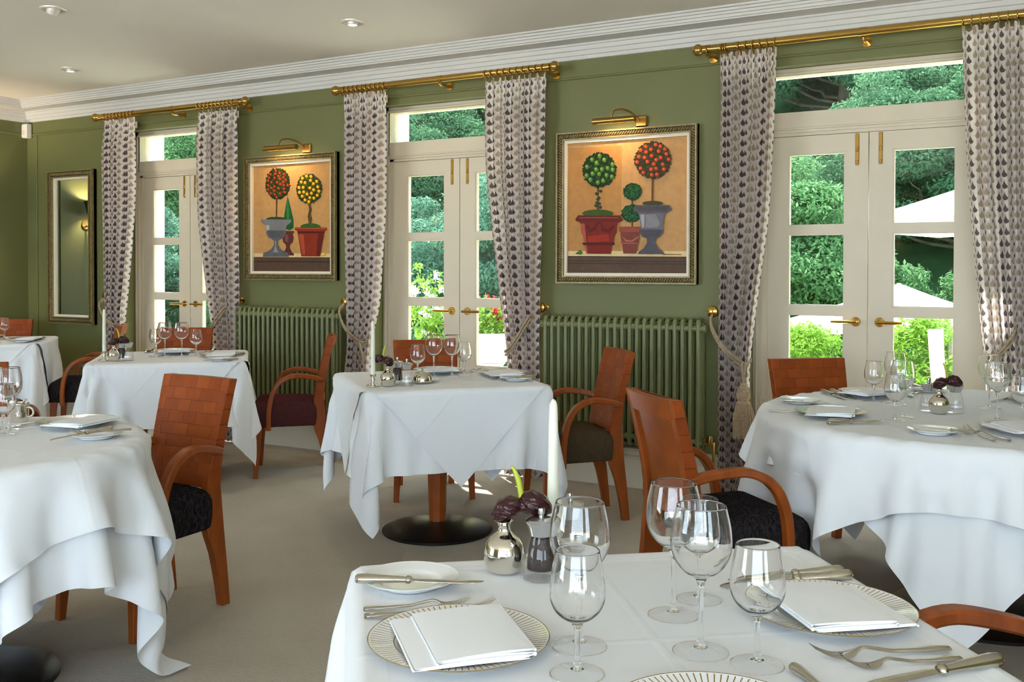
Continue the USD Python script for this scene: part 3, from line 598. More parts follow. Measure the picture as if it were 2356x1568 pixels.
def ell(cx, cy, rx, ry, n=28, rot=0): return affinity.rotate(Polygon([(cx+rx*math.cos(t*2*PI/n), cy+ry*math.sin(t*2*PI/n)) for t in range(n)]), rot)
def blob(cx, cy, rx, ry, rng, jag=.08, n=90):
    return Polygon([(cx+rx*math.cos(t*2*PI/n)*(1+rng.uniform(-jag, jag)), cy+ry*math.sin(t*2*PI/n)*(1+rng.uniform(-jag, jag))) for t in range(n)]).buffer(0)
def mirror_profile(cx, pr): return Polygon([(cx-w, y) for w, y in pr]+[(cx+w, y) for w, y in pr[::-1]]).buffer(0)
class Painter:
    """Flat painted shapes in the crop's pixels, mapped to the canvas; every shape a thin layer of paint."""
    def __init__(s, T, quad, rect):
        s.T, s.rect, s.k = T, rect, 0; s.A = np.array(quad, float)            # TL TR BR BL
        import itertools
        src = s.A; dst = np.array([(0, 1), (1, 1), (1, 0), (0, 0)], float); rows = []
        for (x, y), (u, v) in zip(src, dst): rows += [[x, y, 1, 0, 0, 0, -u*x, -u*y, -u], [0, 0, 0, x, y, 1, -v*x, -v*y, -v]]
        s.H = np.linalg.svd(np.array(rows))[2][-1].reshape(3, 3)
    def map(s, p):
        q = np.c_[np.asarray(p)[:, :2], np.ones(len(p))]@s.H.T; q = q[:, :2]/q[:, 2:]
        x0, x1, z0, z1 = s.rect; return np.stack([x0+q[:, 0]*(x1-x0), z0+q[:, 1]*(z1-z0)], 1)
    def shape(s, poly, col):
        ms, cs = [], []
        x0, x1, z0, z1 = s.rect; lim = sbox(x0, z0, x1, z1)
        for g in getattr(poly, 'geoms', [poly]):
            if g.is_empty or g.geom_type != 'Polygon' : continue
            r = Polygon(s.map(g.exterior.coords)).buffer(0).intersection(lim)
            for h in getattr(r, 'geoms', [r]):
                if h.geom_type == 'Polygon' and h.area > 1e-8: ms.append(prism(h, .0006, 'xz', -.0125-.00022*s.k))
        s.k += 1
        if not ms: return None
        m = join(*ms); return m, np.tile(col, (len(m[0]), 1))
    def part(s, name, shapes):
        got = [x for x in (s.shape(p, c) for p, c in shapes) if x]
        m = join(*[g[0] for g in got]); c = np.vstack([g[1] for g in got])
        o = UsdGeom.Mesh(obj(name, m, 'oil_paint', s.T, smooth=False))
        UsdGeom.PrimvarsAPI(o).CreatePrimvar('displayColor', Sdf.ValueTypeNames.Color3fArray, 'vertex').Set(Vt.Vec3fArray.FromNumpy(c.astype(np.float32)))
def crown(cx, cy, rx, ry, dark, mid, light, fruits, seed, fr=(9, 9), nf=26):
    rng = random.Random(seed); out = [(blob(cx, cy, rx, ry, rng, .07), dark)]
    def scat(n, k, r0, r1, col, jit=1.0):
        ps = []
        for _ in range(n):
            t, q = rng.uniform(0, 2*PI), math.sqrt(rng.random())*k
            ps.append(affinity.rotate(ell(cx+rx*q*math.cos(t), cy+ry*q*math.sin(t), rng.uniform(r0, r1), rng.uniform(r0, r1)*.45, 7), rng.uniform(0, 180)))
        from shapely import union_all
        return union_all(ps), col
    out += [scat(110, 1.03, 6, 11, dark), scat(110, .95, 5, 9, mid), scat(60, .8, 4, 7, light)]
    if fruits:
        ps = []; hs = []
        for _ in range(400):
            t, q = rng.uniform(0, 2*PI), math.sqrt(rng.random())*.88
            p = (cx+rx*q*math.cos(t), cy+ry*q*math.sin(t))
            if all(math.hypot(p[0]-o[0], p[1]-o[1]) > fr[0]*2.5 for o in ps): ps.append(p)
            if len(ps) >= nf: break
        from shapely import union_all
        out += [(union_all([ell(x, y, fr[0], fr[1], 14) for x, y in ps]), fruits[0]), (union_all([ell(x-fr[0]*.25, y-fr[1]*.25, fr[0]*.55, fr[1]*.55, 12) for x, y in ps]), fruits[1])]
    return out
def flutes(cx, y0, y1, w0, w1, n, col):
    from shapely import union_all
    return union_all([Polygon([(cx+w0*(k/n), y0), (cx+w0*(k/n)+3, y0), (cx+w1*(k/n)+3, y1), (cx+w1*(k/n), y1)]) for k in range(-n+1, n)]), col
OC, OC2, CRM, BRN, BRN2 = S(196, 148, 92), S(186, 134, 76), S(226, 200, 148), S(92, 70, 56), S(70, 52, 42)
def picture(x0, x1, z0, z1, label):
    T = thing('framed_painting', label, 'painting', (0, WY-.002, 0), group='topiary paintings')
    r = rope_frame(T, x0, x1, z0, z1, .046, .018)
    obj('canvas', box(r[0]-.004, r[1]+.004, -.0122, -.008, r[2]-.004, r[3]+.004), 'frame_dark', T, smooth=False)
    return T, r
T, r = picture(-5.378, -4.508, 1.210, 2.113, 'smaller topiary painting with red and yellow fruit trees in pots')
P = Painter(T, [(120, 730), (675, 685), (685, 1480), (130, 1480)], r)
P.part('painted_wall', [(sbox(60, 600, 760, 1600), OC)])
P.part('painted_ledge', [(Polygon([(100, 1352), (720, 1350), (720, 1378), (100, 1380)]), CRM), (sbox(100, 1379, 720, 1384), BRN2), (sbox(100, 1384, 720, 1500), BRN), (sbox(100, 1406, 720, 1416), BRN2)])
P.part('painted_cone_tree', [(Polygon([(365, 938), (345, 1060), (338, 1120), (352, 1175), (385, 1186), (410, 1165), (408, 1110), (392, 1040)]), S(30, 92, 48)), (Polygon([(365, 950), (356, 1080), (372, 1160), (380, 1080)]), S(54, 124, 62))])
P.part('painted_small_urn', [(mirror_profile(372, [(42, 1190), (42, 1204), (34, 1210), (40, 1240), (34, 1272), (16, 1288), (13, 1310), (30, 1345), (42, 1352), (42, 1366)]), S(96, 50, 46)), (mirror_profile(362, [(10, 1215), (14, 1245), (8, 1270)]), S(132, 78, 68))])
P.part('painted_red_fruit_tree', [(Polygon([(283, 950), (293, 950), (292, 1095), (284, 1095)]), S(84, 60, 40)), *crown(293, 852, 86, 112, S(38, 50, 22), S(64, 74, 32), S(92, 100, 44), (S(160, 44, 26), S(214, 72, 40)), 4, (9, 10), 30)])
P.part('painted_grey_urn', [(ell(288, 1105, 72, 16), S(48, 74, 34)), (mirror_profile(288, [(106, 1108), (108, 1122), (96, 1136), (76, 1150), (68, 1182), (70, 1188)]), S(122, 122, 126)), (mirror_profile(288, [(66, 1186), (72, 1204), (56, 1236), (30, 1250), (14, 1262), (14, 1290), (34, 1322), (64, 1340), (90, 1348), (92, 1376)]), S(96, 96, 102)),
   flutes(288, 1190, 1238, 66, 44, 6, S(66, 66, 74)), (Polygon([(215, 1150), (240, 1150), (238, 1186), (222, 1186)]), S(170, 170, 172)), (mirror_profile(286, [(4, 1260), (4, 1300), (12, 1330), (20, 1345)]), S(140, 140, 144))])
P.part('painted_yellow_fruit_tree', [(Polygon([(516, 985), (530, 985), (534, 1040), (524, 1080), (540, 1120), (536, 1140), (522, 1140), (512, 1085), (522, 1035)]), S(92, 66, 42)), (Polygon([(530, 1005), (540, 1030), (532, 1070), (546, 1110), (540, 1112), (524, 1070), (534, 1030)]), S(56, 76, 34)), *crown(520, 885, 90, 108, S(44, 54, 18), S(72, 84, 26), S(104, 112, 40), (S(222, 160, 26), S(248, 204, 66)), 9, (11, 12), 32)])
P.part('painted_terracotta_pot', [(ell(535, 1160, 72, 26), S(58, 92, 38)), (mirror_profile(538, [(112, 1164), (116, 1180), (98, 1190), (96, 1196), (66, 1372)]), S(140, 50, 32)), (mirror_profile(538, [(98, 1192), (94, 1204), (92, 1206)]), S(84, 28, 20)), (Polygon([(452, 1215), (486, 1215), (500, 1360), (480, 1360)]), S(176, 76, 50)), (Polygon([(590, 1205), (628, 1200), (604, 1366), (580, 1366)]), S(104, 34, 24)), (sbox(434, 1168, 640, 1174), S(176, 84, 58))])
P.part('painted_lemon', [(ell(630, 1358, 18, 13, 20), S(212, 178, 70)), (ell(625, 1354, 9, 6, 16), S(236, 212, 120))])
T, r = picture(-2.776, -1.882, 1.207, 2.122, 'larger topiary painting with two round trees, a grey urn and red pots')
P = Painter(T, [(192, 410), (1052, 358), (1052, 1335), (198, 1340)], r)
P.part('painted_wall', [(sbox(100, 300, 1150, 1500), S(200, 152, 98)), (Polygon([(150, 440), (580, 425), (580, 1200), (150, 1200)]), OC2)])
P.part('painted_ledge', [(Polygon([(150, 1184), (1100, 1178), (1100, 1216), (150, 1220)]), CRM), (sbox(150, 1219, 1100, 1226), BRN2), (sbox(150, 1226, 1100, 1400), BRN), (sbox(150, 1250, 1100, 1256), BRN2), (sbox(150, 1268, 1100, 1274), BRN2), (Polygon([(880, 1198), (1010, 1200), (1008, 1206), (880, 1206)]), S(140, 110, 70))])
P.part('painted_apple', [(Polygon([(250, 1204), (285, 1176), (296, 1180), (306, 1200), (290, 1208)]), S(50, 96, 30)), (Polygon([(270, 1200), (287, 1182), (298, 1196)]), S(84, 140, 50))])
P.part('painted_pear_tree', [(Polygon([(404, 700), (420, 700), (418, 790), (424, 888), (404, 888), (410, 790)]), S(86, 62, 40)), *[(ell(x, y, 13, 10, 9, a), S(44, 62, 28)) for x, y, a in ((432, 752, 20), (402, 772, 60), (420, 800, 10), (404, 838, 40), (424, 842, 0), (398, 858, 30), (432, 868, 70), (412, 812, 0))], *crown(422, 600, 122, 124, S(24, 44, 16), S(46, 78, 26), S(70, 108, 36), (S(76, 122, 42), S(126, 168, 78)), 12, (15, 18), 22)])
P.part('painted_double_ball_tree', [(sbox(656, 800, 664, 1010), S(92, 66, 42)), *crown(655, 912, 70, 62, S(22, 56, 28), S(34, 86, 42), S(52, 112, 58), None, 15), *crown(663, 755, 64, 60, S(22, 56, 28), S(34, 86, 42), S(56, 120, 60), None, 17)])
P.part('painted_red_pot', [(ell(415, 912, 112, 28), S(60, 84, 30)), (mirror_profile(423, [(150, 926), (168, 950), (168, 966), (140, 976)]), S(104, 32, 24)), (mirror_profile(423, [(136, 974), (128, 1010), (126, 1050), (110, 1078), (106, 1120), (112, 1134), (96, 1142), (88, 1202)]), S(126, 32, 20)), (Polygon([(292, 985), (320, 985), (345, 1200), (334, 1200), (318, 1130), (312, 1075), (300, 1050)]), S(176, 84, 68)),
   (mirror_profile(423, [(116, 1122), (114, 1136), (96, 1140)]), S(84, 20, 16)), (Polygon([(345, 1076), (495, 1060), (500, 1110), (345, 1120)]), S(160, 44, 24)), (Polygon([(330, 1000), (350, 1050), (400, 1030), (412, 990), (436, 990), (446, 1040), (500, 1050), (540, 1000), (530, 990), (490, 1030), (456, 1010), (440, 975), (402, 975), (392, 1010), (360, 1026), (344, 990)]), S(92, 24, 20)), (sbox(280, 940, 560, 948), S(146, 66, 54))])
P.part('painted_small_pot', [(mirror_profile(648, [(82, 1006), (78, 1036), (70, 1046)]), S(150, 76, 62)), (mirror_profile(648, [(68, 1044), (66, 1080), (60, 1112), (64, 1124), (56, 1132), (46, 1198)]), S(128, 62, 50)), (Polygon([(588, 1072), (620, 1100), (660, 1104), (710, 1072), (714, 1082), (664, 1116), (616, 1112)]), S(170, 104, 88)), (sbox(590, 1122, 708, 1128), S(176, 100, 82))])
P.part('painted_orange_tree', [(Polygon([(800, 640), (815, 640), (811, 840), (799, 840)]), S(104, 70, 48)), (ell(808, 840, 74, 18), S(70, 70, 40)), *crown(808, 530, 130, 132, S(56, 50, 28), S(78, 74, 36), S(98, 96, 46), (S(190, 66, 30), S(226, 96, 50)), 21, (14, 14), 26)])
P.part('painted_grey_stone_urn', [(mirror_profile(806, [(120, 852), (136, 878), (134, 890), (112, 900), (92, 912)]), S(92, 86, 94)), (mirror_profile(804, [(96, 908), (84, 960), (76, 1022), (86, 1030)]), S(108, 106, 116)), (mirror_profile(800, [(86, 1026), (86, 1046), (62, 1078), (32, 1090), (28, 1120), (52, 1160), (86, 1184), (94, 1202)]), S(84, 82, 92)), flutes(798, 1030, 1074, 84, 54, 6, S(58, 56, 66)),
   (Polygon([(722, 920), (752, 918), (752, 1010), (734, 1016)]), S(166, 164, 172)), (Polygon([(760, 920), (830, 916), (866, 985), (848, 1012), (760, 1014)]), S(136, 134, 142)), (flutes(806, 862, 892, 128, 110, 9, S(60, 56, 64)))])
def picture_light(xc, w, z, label):
    T = thing('picture_light', label, 'picture light', (xc, WY, z), group='brass picture lights')
    obj('backplate', join(box(.34*w, .50*w+.03, -.02, 0, -.045, .020, .006)), 'aged_brass', T, smooth=False)
    obj('arm', join(tube(spline([(.42*w, -.018, -.01), (.30*w, -.05, .035), (.12*w, -.09, .055), (-.02*w, -.115, .045), (-.06*w, -.125, .005)], 18), .0055, 8)), 'aged_brass', T)
    a = np.linspace(-.35*PI, 1.35*PI, 20); sec = [(.019*math.cos(t), .019*math.sin(t)) for t in a]+[(.0175*math.cos(t), .0175*math.sin(t)) for t in a[::-1]]
    sh = sweep([(-w/2, -.13, -.012), (w/2, -.13, -.012)], sec, caps=True)
    obj('lamp_shade', join(sh, *[tf(lathe([(0, 0), (.019, 0), (.019, .003), (0, .004)], 20), frame((x, -.13, -.012), (0, 1, 0), (0, 0, s), (s, 0, 0))) for x, s in ((-w/2, -1), (w/2, 1))]), 'aged_brass', T, smooth=40)
    obj('tube_bulb', tube([(-w/2+.02, -.13, -.018), (w/2-.02, -.13, -.018)], .008, 10), 'warm_bulb', T)
    li = UsdLux.RectLight.Define(stage, str(T.GetPath())+'/glow'); li.CreateWidthAttr(w*.8); li.CreateHeightAttr(.012); li.CreateIntensityAttr(PICL); li.CreateColorAttr(Gf.Vec3f(1, .66, .34))
    UsdGeom.Xformable(li).AddTransformOp().Set(Gf.Matrix4d(1, 0, 0, 0, 0, .6, .8, 0, 0, -.8, .6, 0, 0, -.128, -.034, 1) if False else Gf.Matrix4d(1, 0, 0, 0, 0, .77, .64, 0, 0, -.64, .77, 0, 0, -.124, -.036, 1))
picture_light(-4.945, .30, 2.165, 'brass picture light over the smaller topiary painting')
picture_light(-2.358, .26, 2.175, 'brass picture light over the larger topiary painting')
# wall lamps on the other walls (one shows in the mirror); their shades are open upwards
def wall_lamp(x, y, z, nx, ny, label):
    T = thing('wall_lamp', label, 'wall lamp', (x, y, z), (0, 0, math.degrees(math.atan2(ny, nx))), 'brass wall lamps')
    obj('backplate', tf(lathe([(0, 0), (.045, 0), (.045, .012), (0, .016)], 20), frame((0, 0, -.06), (0, 1, 0), (0, 0, 1), (1, 0, 0))), 'aged_brass', T)
    obj('arm', tube(spline([(.0, 0, -.06), (.06, 0, -.09), (.11, 0, -.05), (.115, 0, .03)], 14), .007, 8), 'aged_brass', T)
    obj('lamp_shade', move(lathe([(.055, 0), (.085, .12), (.083, .12), (.053, 0)], 24), (.115, 0, .03)), 'frame_dark', T)
    obj('bulb', ball(.02, (.115, 0, .09)), 'warm_bulb', T)
    li = UsdLux.SphereLight.Define(stage, str(T.GetPath())+'/glow'); li.CreateRadiusAttr(.024); li.CreateIntensityAttr(LAMP); li.CreateColorAttr(Gf.Vec3f(1, .80, .56))
    UsdGeom.Xformable(li).AddTranslateOp().Set(Gf.Vec3d(.115, 0, .09))
wall_lamp(LX, 4.84, 1.76, 1, 0, 'brass wall lamp with a dark shade reflected in the tall mirror')
for y, w in ((2.6, 'middle of the far left end wall'), (-.6, 'near end of the far left end wall')): wall_lamp(LX, y, 1.76, 1, 0, 'brass wall lamp on the '+w)
for x, w in ((-2.2, 'pier behind the photographer'), (-7.8, 'wall behind the photographer, left end'), (3.3, 'wall behind the photographer, right end')): wall_lamp(x, FY, 1.76, 0, 1, 'brass wall lamp on the '+w)
for y, w in ((3.6, 'window side'), (0.0, 'middle')): wall_lamp(RX, y, 1.76, -1, 0, f'brass wall lamp on the right end wall, {w}')
T = thing('motion_sensor', 'small white motion sensor in the far left corner below the cornice', 'motion sensor', (0, 0, 0))
obj('housing', box(LX+.004, LX+.075, WY-.062, WY-.004, 2.425, 2.548, .008), 'white_plastic', T, smooth=False)
obj('lens', tf(ball(.022, sub=2), frame((LX+.042, WY-.060, 2.47), (1, 0, 0), (0, .3, 0), (0, 0, 1))), 'slip_white', T)
SP = [(123, 20, 'far left ceiling spotlight, tilted eyeball, unlit', 0), (162, 158, 'lit ceiling spotlight nearest the far left corner', 1), (811, 50, 'lit ceiling spotlight near the top of the picture, above the middle doors', 1)]
for px, py, l, lit in SP:
    q = on(px, py, CZ)
    T = thing('ceiling_spotlight', l, 'spotlight', q, group='recessed ceiling spotlights')
    obj('trim_ring', lathe([(.038, .002), (.040, -.006), (.062, -.010), (.070, -.006), (.072, .002)], 32), 'lamp_metal', T)
    eb = lathe([(.026, -.034), (.030, -.032), (.036, -.012), (.038, .01), (.024, .012), (.022, -.026)], 28)
    ty = np.radians(24); R3 = np.array([[math.cos(ty), 0, math.sin(ty)], [0, 1, 0], [-math.sin(ty), 0, math.cos(ty)]])
    MM = np.eye(4); MM[:3, :3] = R3 if not lit else np.eye(3); MM[2, 3] = .0 if not lit else .014
    obj('eyeball', tf(eb, MM), 'lamp_metal', T)
    obj('lamp_lens', tf(lathe([(0, -.020), (.0225, -.020), (.0225, -.014), (0, -.014)], 24), MM), 'spot_lens' if lit else 'silver', T)
    if lit:
        li = UsdLux.DiskLight.Define(stage, str(T.GetPath())+'/beam'); li.CreateRadiusAttr(.02); li.CreateIntensityAttr(SPOTL); li.CreateColorAttr(Gf.Vec3f(1, .86, .66))
        UsdGeom.Xformable(li).AddTranslateOp().Set(Gf.Vec3d(0, 0, -.036))
# ------------------------------------------------------------------ tables
TZ = .75
TABLES = {  # centre x, y, turn (degrees), phrase
 1: (-.530, 1.354, 39.0, 'foreground square table'),
 2: (-2.730, 4.050, 48.0, 'square table by the middle doors'),
 3: (-4.820, 4.240, 44.5, 'square table by the leftmost doors'),
 4: (-7.080, 4.460, 45.0, 'far left table near the mirror'),
 5: (-3.000, 1.800, 0.0, 'round table at the left edge'),
 6: (-.290, 4.100, 0.0, 'round table by the right-hand doors')}
R5, R6, H4 = .555, .82, .445
def make_table(k):
    x, y, a, ph = TABLES[k]
    T = thing('dining_table', f'pedestal of the {ph}', 'dining table', (x, y, 0), (0, 0, a))
    if k in (5, 6):
        r = R5 if k == 5 else R6
        obj('tabletop', lathe([(0, .715), (r-.045, .715), (r-.035, .722), (r-.035, .738), (r-.045, .742), (0, .742)], 64), 'cherry_wood', T)
    else: obj('tabletop', box(-.412, .412, -.412, .412, .712, .742, .006), 'cherry_wood', T, smooth=False)
    col = [(0, .04), (.040, .045), (.043, .10), (.056, .45), (.060, .66), (.075, .712), (0, .714)]
    obj('column', lathe(col, 8 if k not in (5, 6) else 24), 'cherry_wood', T, smooth=20)
    rb = {5: .29, 6: .33}.get(k, .272)
    obj('disc_foot', lathe([(0, .001), (rb-.004, .001), (rb, .005), (rb, .014), (rb-.012, .020), (rb*.7, .036), (rb*.35, .048), (.06, .054), (0, .056)], 64), 'black_metal', T, smooth=40)
for k in TABLES: make_table(k)

def drape(L, N, shape, half, top, rot=0.0, steps=210, iters=6, seed=0, under=None, floor=0.012, rr=.012, shift=(0, 0)):
    """A square cloth let fall over a table: position based dynamics on an N x N grid."""
    rng = np.random.default_rng(seed); g = np.linspace(-L/2, L/2, N); u, v = np.meshgrid(g, g, indexing='ij'); c, s = math.cos(rot), math.sin(rot)
    P = np.stack([c*u-s*v+shift[0], s*u+c*v+shift[1], np.full_like(u, top)], -1); h = g[1]-g[0]
    def near(xy):
        if shape == 'round':
            r = np.linalg.norm(xy, axis=-1, keepdims=True); return r[..., 0]-half, xy/np.maximum(r, 1e-9)
        q = np.abs(xy)-(half-.03); o = np.maximum(q, 0); d = np.linalg.norm(o, axis=-1); sd = d+np.minimum(q.max(-1), 0)-.03
        n = np.where((d > 1e-6)[..., None], o/np.maximum(d, 1e-9)[..., None], np.where((q[..., :1] > q[..., 1:]), [1., 0.], [0., 1.]))
        return sd, n*np.sign(xy+1e-12)
    pin = near(P[..., :2])[0] < -rr; w = (~pin).astype(float)[..., None]
    P[..., 2] += np.where(pin, 0, rng.normal(0, .002, pin.shape)); V = np.zeros_like(P); dt, G = 1/50., np.array([0, 0, -9.8]); A = slice(0, N); pre = []
    def add(a, b, rest, k):
        W = np.broadcast_to(w, (N, N, 1)); t = W[a]+W[b]; t = np.where(t > 0, k/np.maximum(t, 1e-9), 0); pre.append((a, b, rest, W[a]*t, W[b]*t))
    for st in (0, 1):
        p, q = slice(st, N-1, 2), slice(st+1, N, 2); lo, hi = slice(0, N-1), slice(1, N)
        add((p, A), (q, A), h, 1.); add((A, p), (A, q), h, 1.); add((p, lo), (q, hi), h*2**.5, .35); add((p, hi), (q, lo), h*2**.5, .35)
        for off in (0, 2):
            a = np.arange(st+off, N-2, 4); add((a, A), (a+2, A), h*2, .3); add((A, a), (A, a+2), h*2, .3)
    for it in range(steps):
        V = (V+G*dt)*(.97 if it < steps*.6 else .9)*w; Q = P+V*dt
        for j in range(iters):
            for a, b, rest, fa, fb in pre:
                D = Q[b]-Q[a]; l = np.sqrt((D*D).sum(-1, keepdims=True))+1e-9; D *= (1-rest/l); Q[a] += fa*D; Q[b] -= fb*D
            sd, n = near(Q[..., :2]); zt = top-Q[..., 2]; hit = (~pin) & (sd < .002) & (zt > -.001); up = hit & (zt < -sd) & (zt < .03)
            Q[..., 2] = np.where(up, top, Q[..., 2]); Q[..., :2] += np.where(hit & ~up, .002-sd, 0)[..., None]*n
            if under is not None and j % 3 == 2:
                th, r = np.arctan2(Q[..., 1], Q[..., 0]), np.hypot(Q[..., 0], Q[..., 1])
                p2 = np.where((~pin) & (Q[..., 2] < top-.004), np.maximum(under(th, Q[..., 2])-r, 0), 0); Q[..., 0] += p2*np.cos(th); Q[..., 1] += p2*np.sin(th)
            Q[..., 2] = np.maximum(Q[..., 2], floor)
        V = (Q-P)/dt; P = Q; sp = np.sqrt((V*V).sum(-1, keepdims=True)); V *= np.minimum(1, 2.5/np.maximum(sp, 1e-9))
    return P
def under_of(P, top, gap=.006, na=180, nz=40, mf=(3, 3), gs=(1.2, 1)):
    Q = np.stack([zoom(P[..., k], 3, order=1) for k in range(3)], -1).reshape(-1, 3); th, r = np.arctan2(Q[:, 1], Q[:, 0]), np.hypot(Q[:, 0], Q[:, 1])
    R = np.zeros((na, nz)); np.maximum.at(R, (((th+PI)/(2*PI)*na).astype(int) % na, np.clip(((top-Q[:, 2])/top*nz).astype(int), 0, nz-1)), r)
    R = gaussian_filter(maximum_filter(R, mf, mode=('wrap', 'nearest')), gs, mode=('wrap', 'nearest'))+gap
    def f(th, z):
        a = (th+PI)/(2*PI)*na-.5; i = np.floor(a).astype(int); t = a-i; k = np.clip(((top-z)/top*nz).astype(int), 0, nz-1)
        return R[i % na, k]*(1-t)+R[(i+1) % na, k]*t
    return f
def cloth(name, P, k, label, turn=0.0, flip=False, up=2):
    N = P.shape[0]; t = np.linspace(0, 1, N); tt = np.linspace(0, 1, (N-1)*up+1)
    Q = np.stack([RectBivariateSpline(t, t, P[..., j], kx=3, ky=3)(tt, tt) for j in range(3)], -1)
    if flip: Q = Q[..., [1, 0, 2]]; 
    a, b = np.meshgrid(tt, tt, indexing='ij'); v, f = grid(Q)
    if not flip: pass
    x, y, ang, ph = TABLES[k]
    th = math.radians(ang+turn); v = move((v, f), (x, y, 0), th)[0]
    return obj(name, (v, f), 'table_linen', smooth=True, uv=np.stack([a.ravel(), b.ravel()], 1), label=label, cat='tablecloth', group='white tablecloths')
SQ = drape(1.57, 50, 'square', H4, TZ, seed=5)
SQT = drape(1.185, 46, 'square', H4+.004, TZ+.003, rot=PI/4, seed=6, under=under_of(SQ, TZ, .003, 240, 40, (2, 2), (.6, .6)))
cloth('tablecloth', SQ, 1, 'white cloth with pressed creases on the foreground square table', 0)
cloth('tablecloth', SQ, 2, 'white undercloth of the square table before the middle french doors', 90)
cloth('tablecloth', SQ, 3, 'white undercloth of the square table before the leftmost french doors', 180)
cloth('tablecloth', SQ, 4, 'white undercloth of the far left table near the mirror', 270)
for k, t in ((2, 90), (3, 180), (4, 270)): cloth('table_topper', SQT, k, f'white topper laid cornerwise on the {TABLES[k][3]}', t)
A5 = drape(1.76, 52, 'round', R5, TZ, rot=T5ROT, seed=1); cloth('tablecloth', A5, 5, 'long white undercloth of the round table at the left edge')
B5 = drape(1.50, 44, 'round', R5+.004, TZ+.003, rot=T5ROT+.07, seed=2, under=under_of(A5, TZ)); cloth('table_topper', B5, 5, 'white topper over the undercloth of the round table at the left edge')
A6 = drape(1.92, 54, 'round', R6, TZ, rot=T6ROT, seed=3); cloth('tablecloth', A6, 6, 'long white undercloth of the round table by the right-hand french doors')
B6 = drape(2.02, 50, 'round', R6+.004, TZ+.003, rot=T6ROT+PI/4, seed=4, under=under_of(A6, TZ)); cloth('table_topper', B6, 6, 'white topper over the undercloth of the round table by the right-hand french doors')

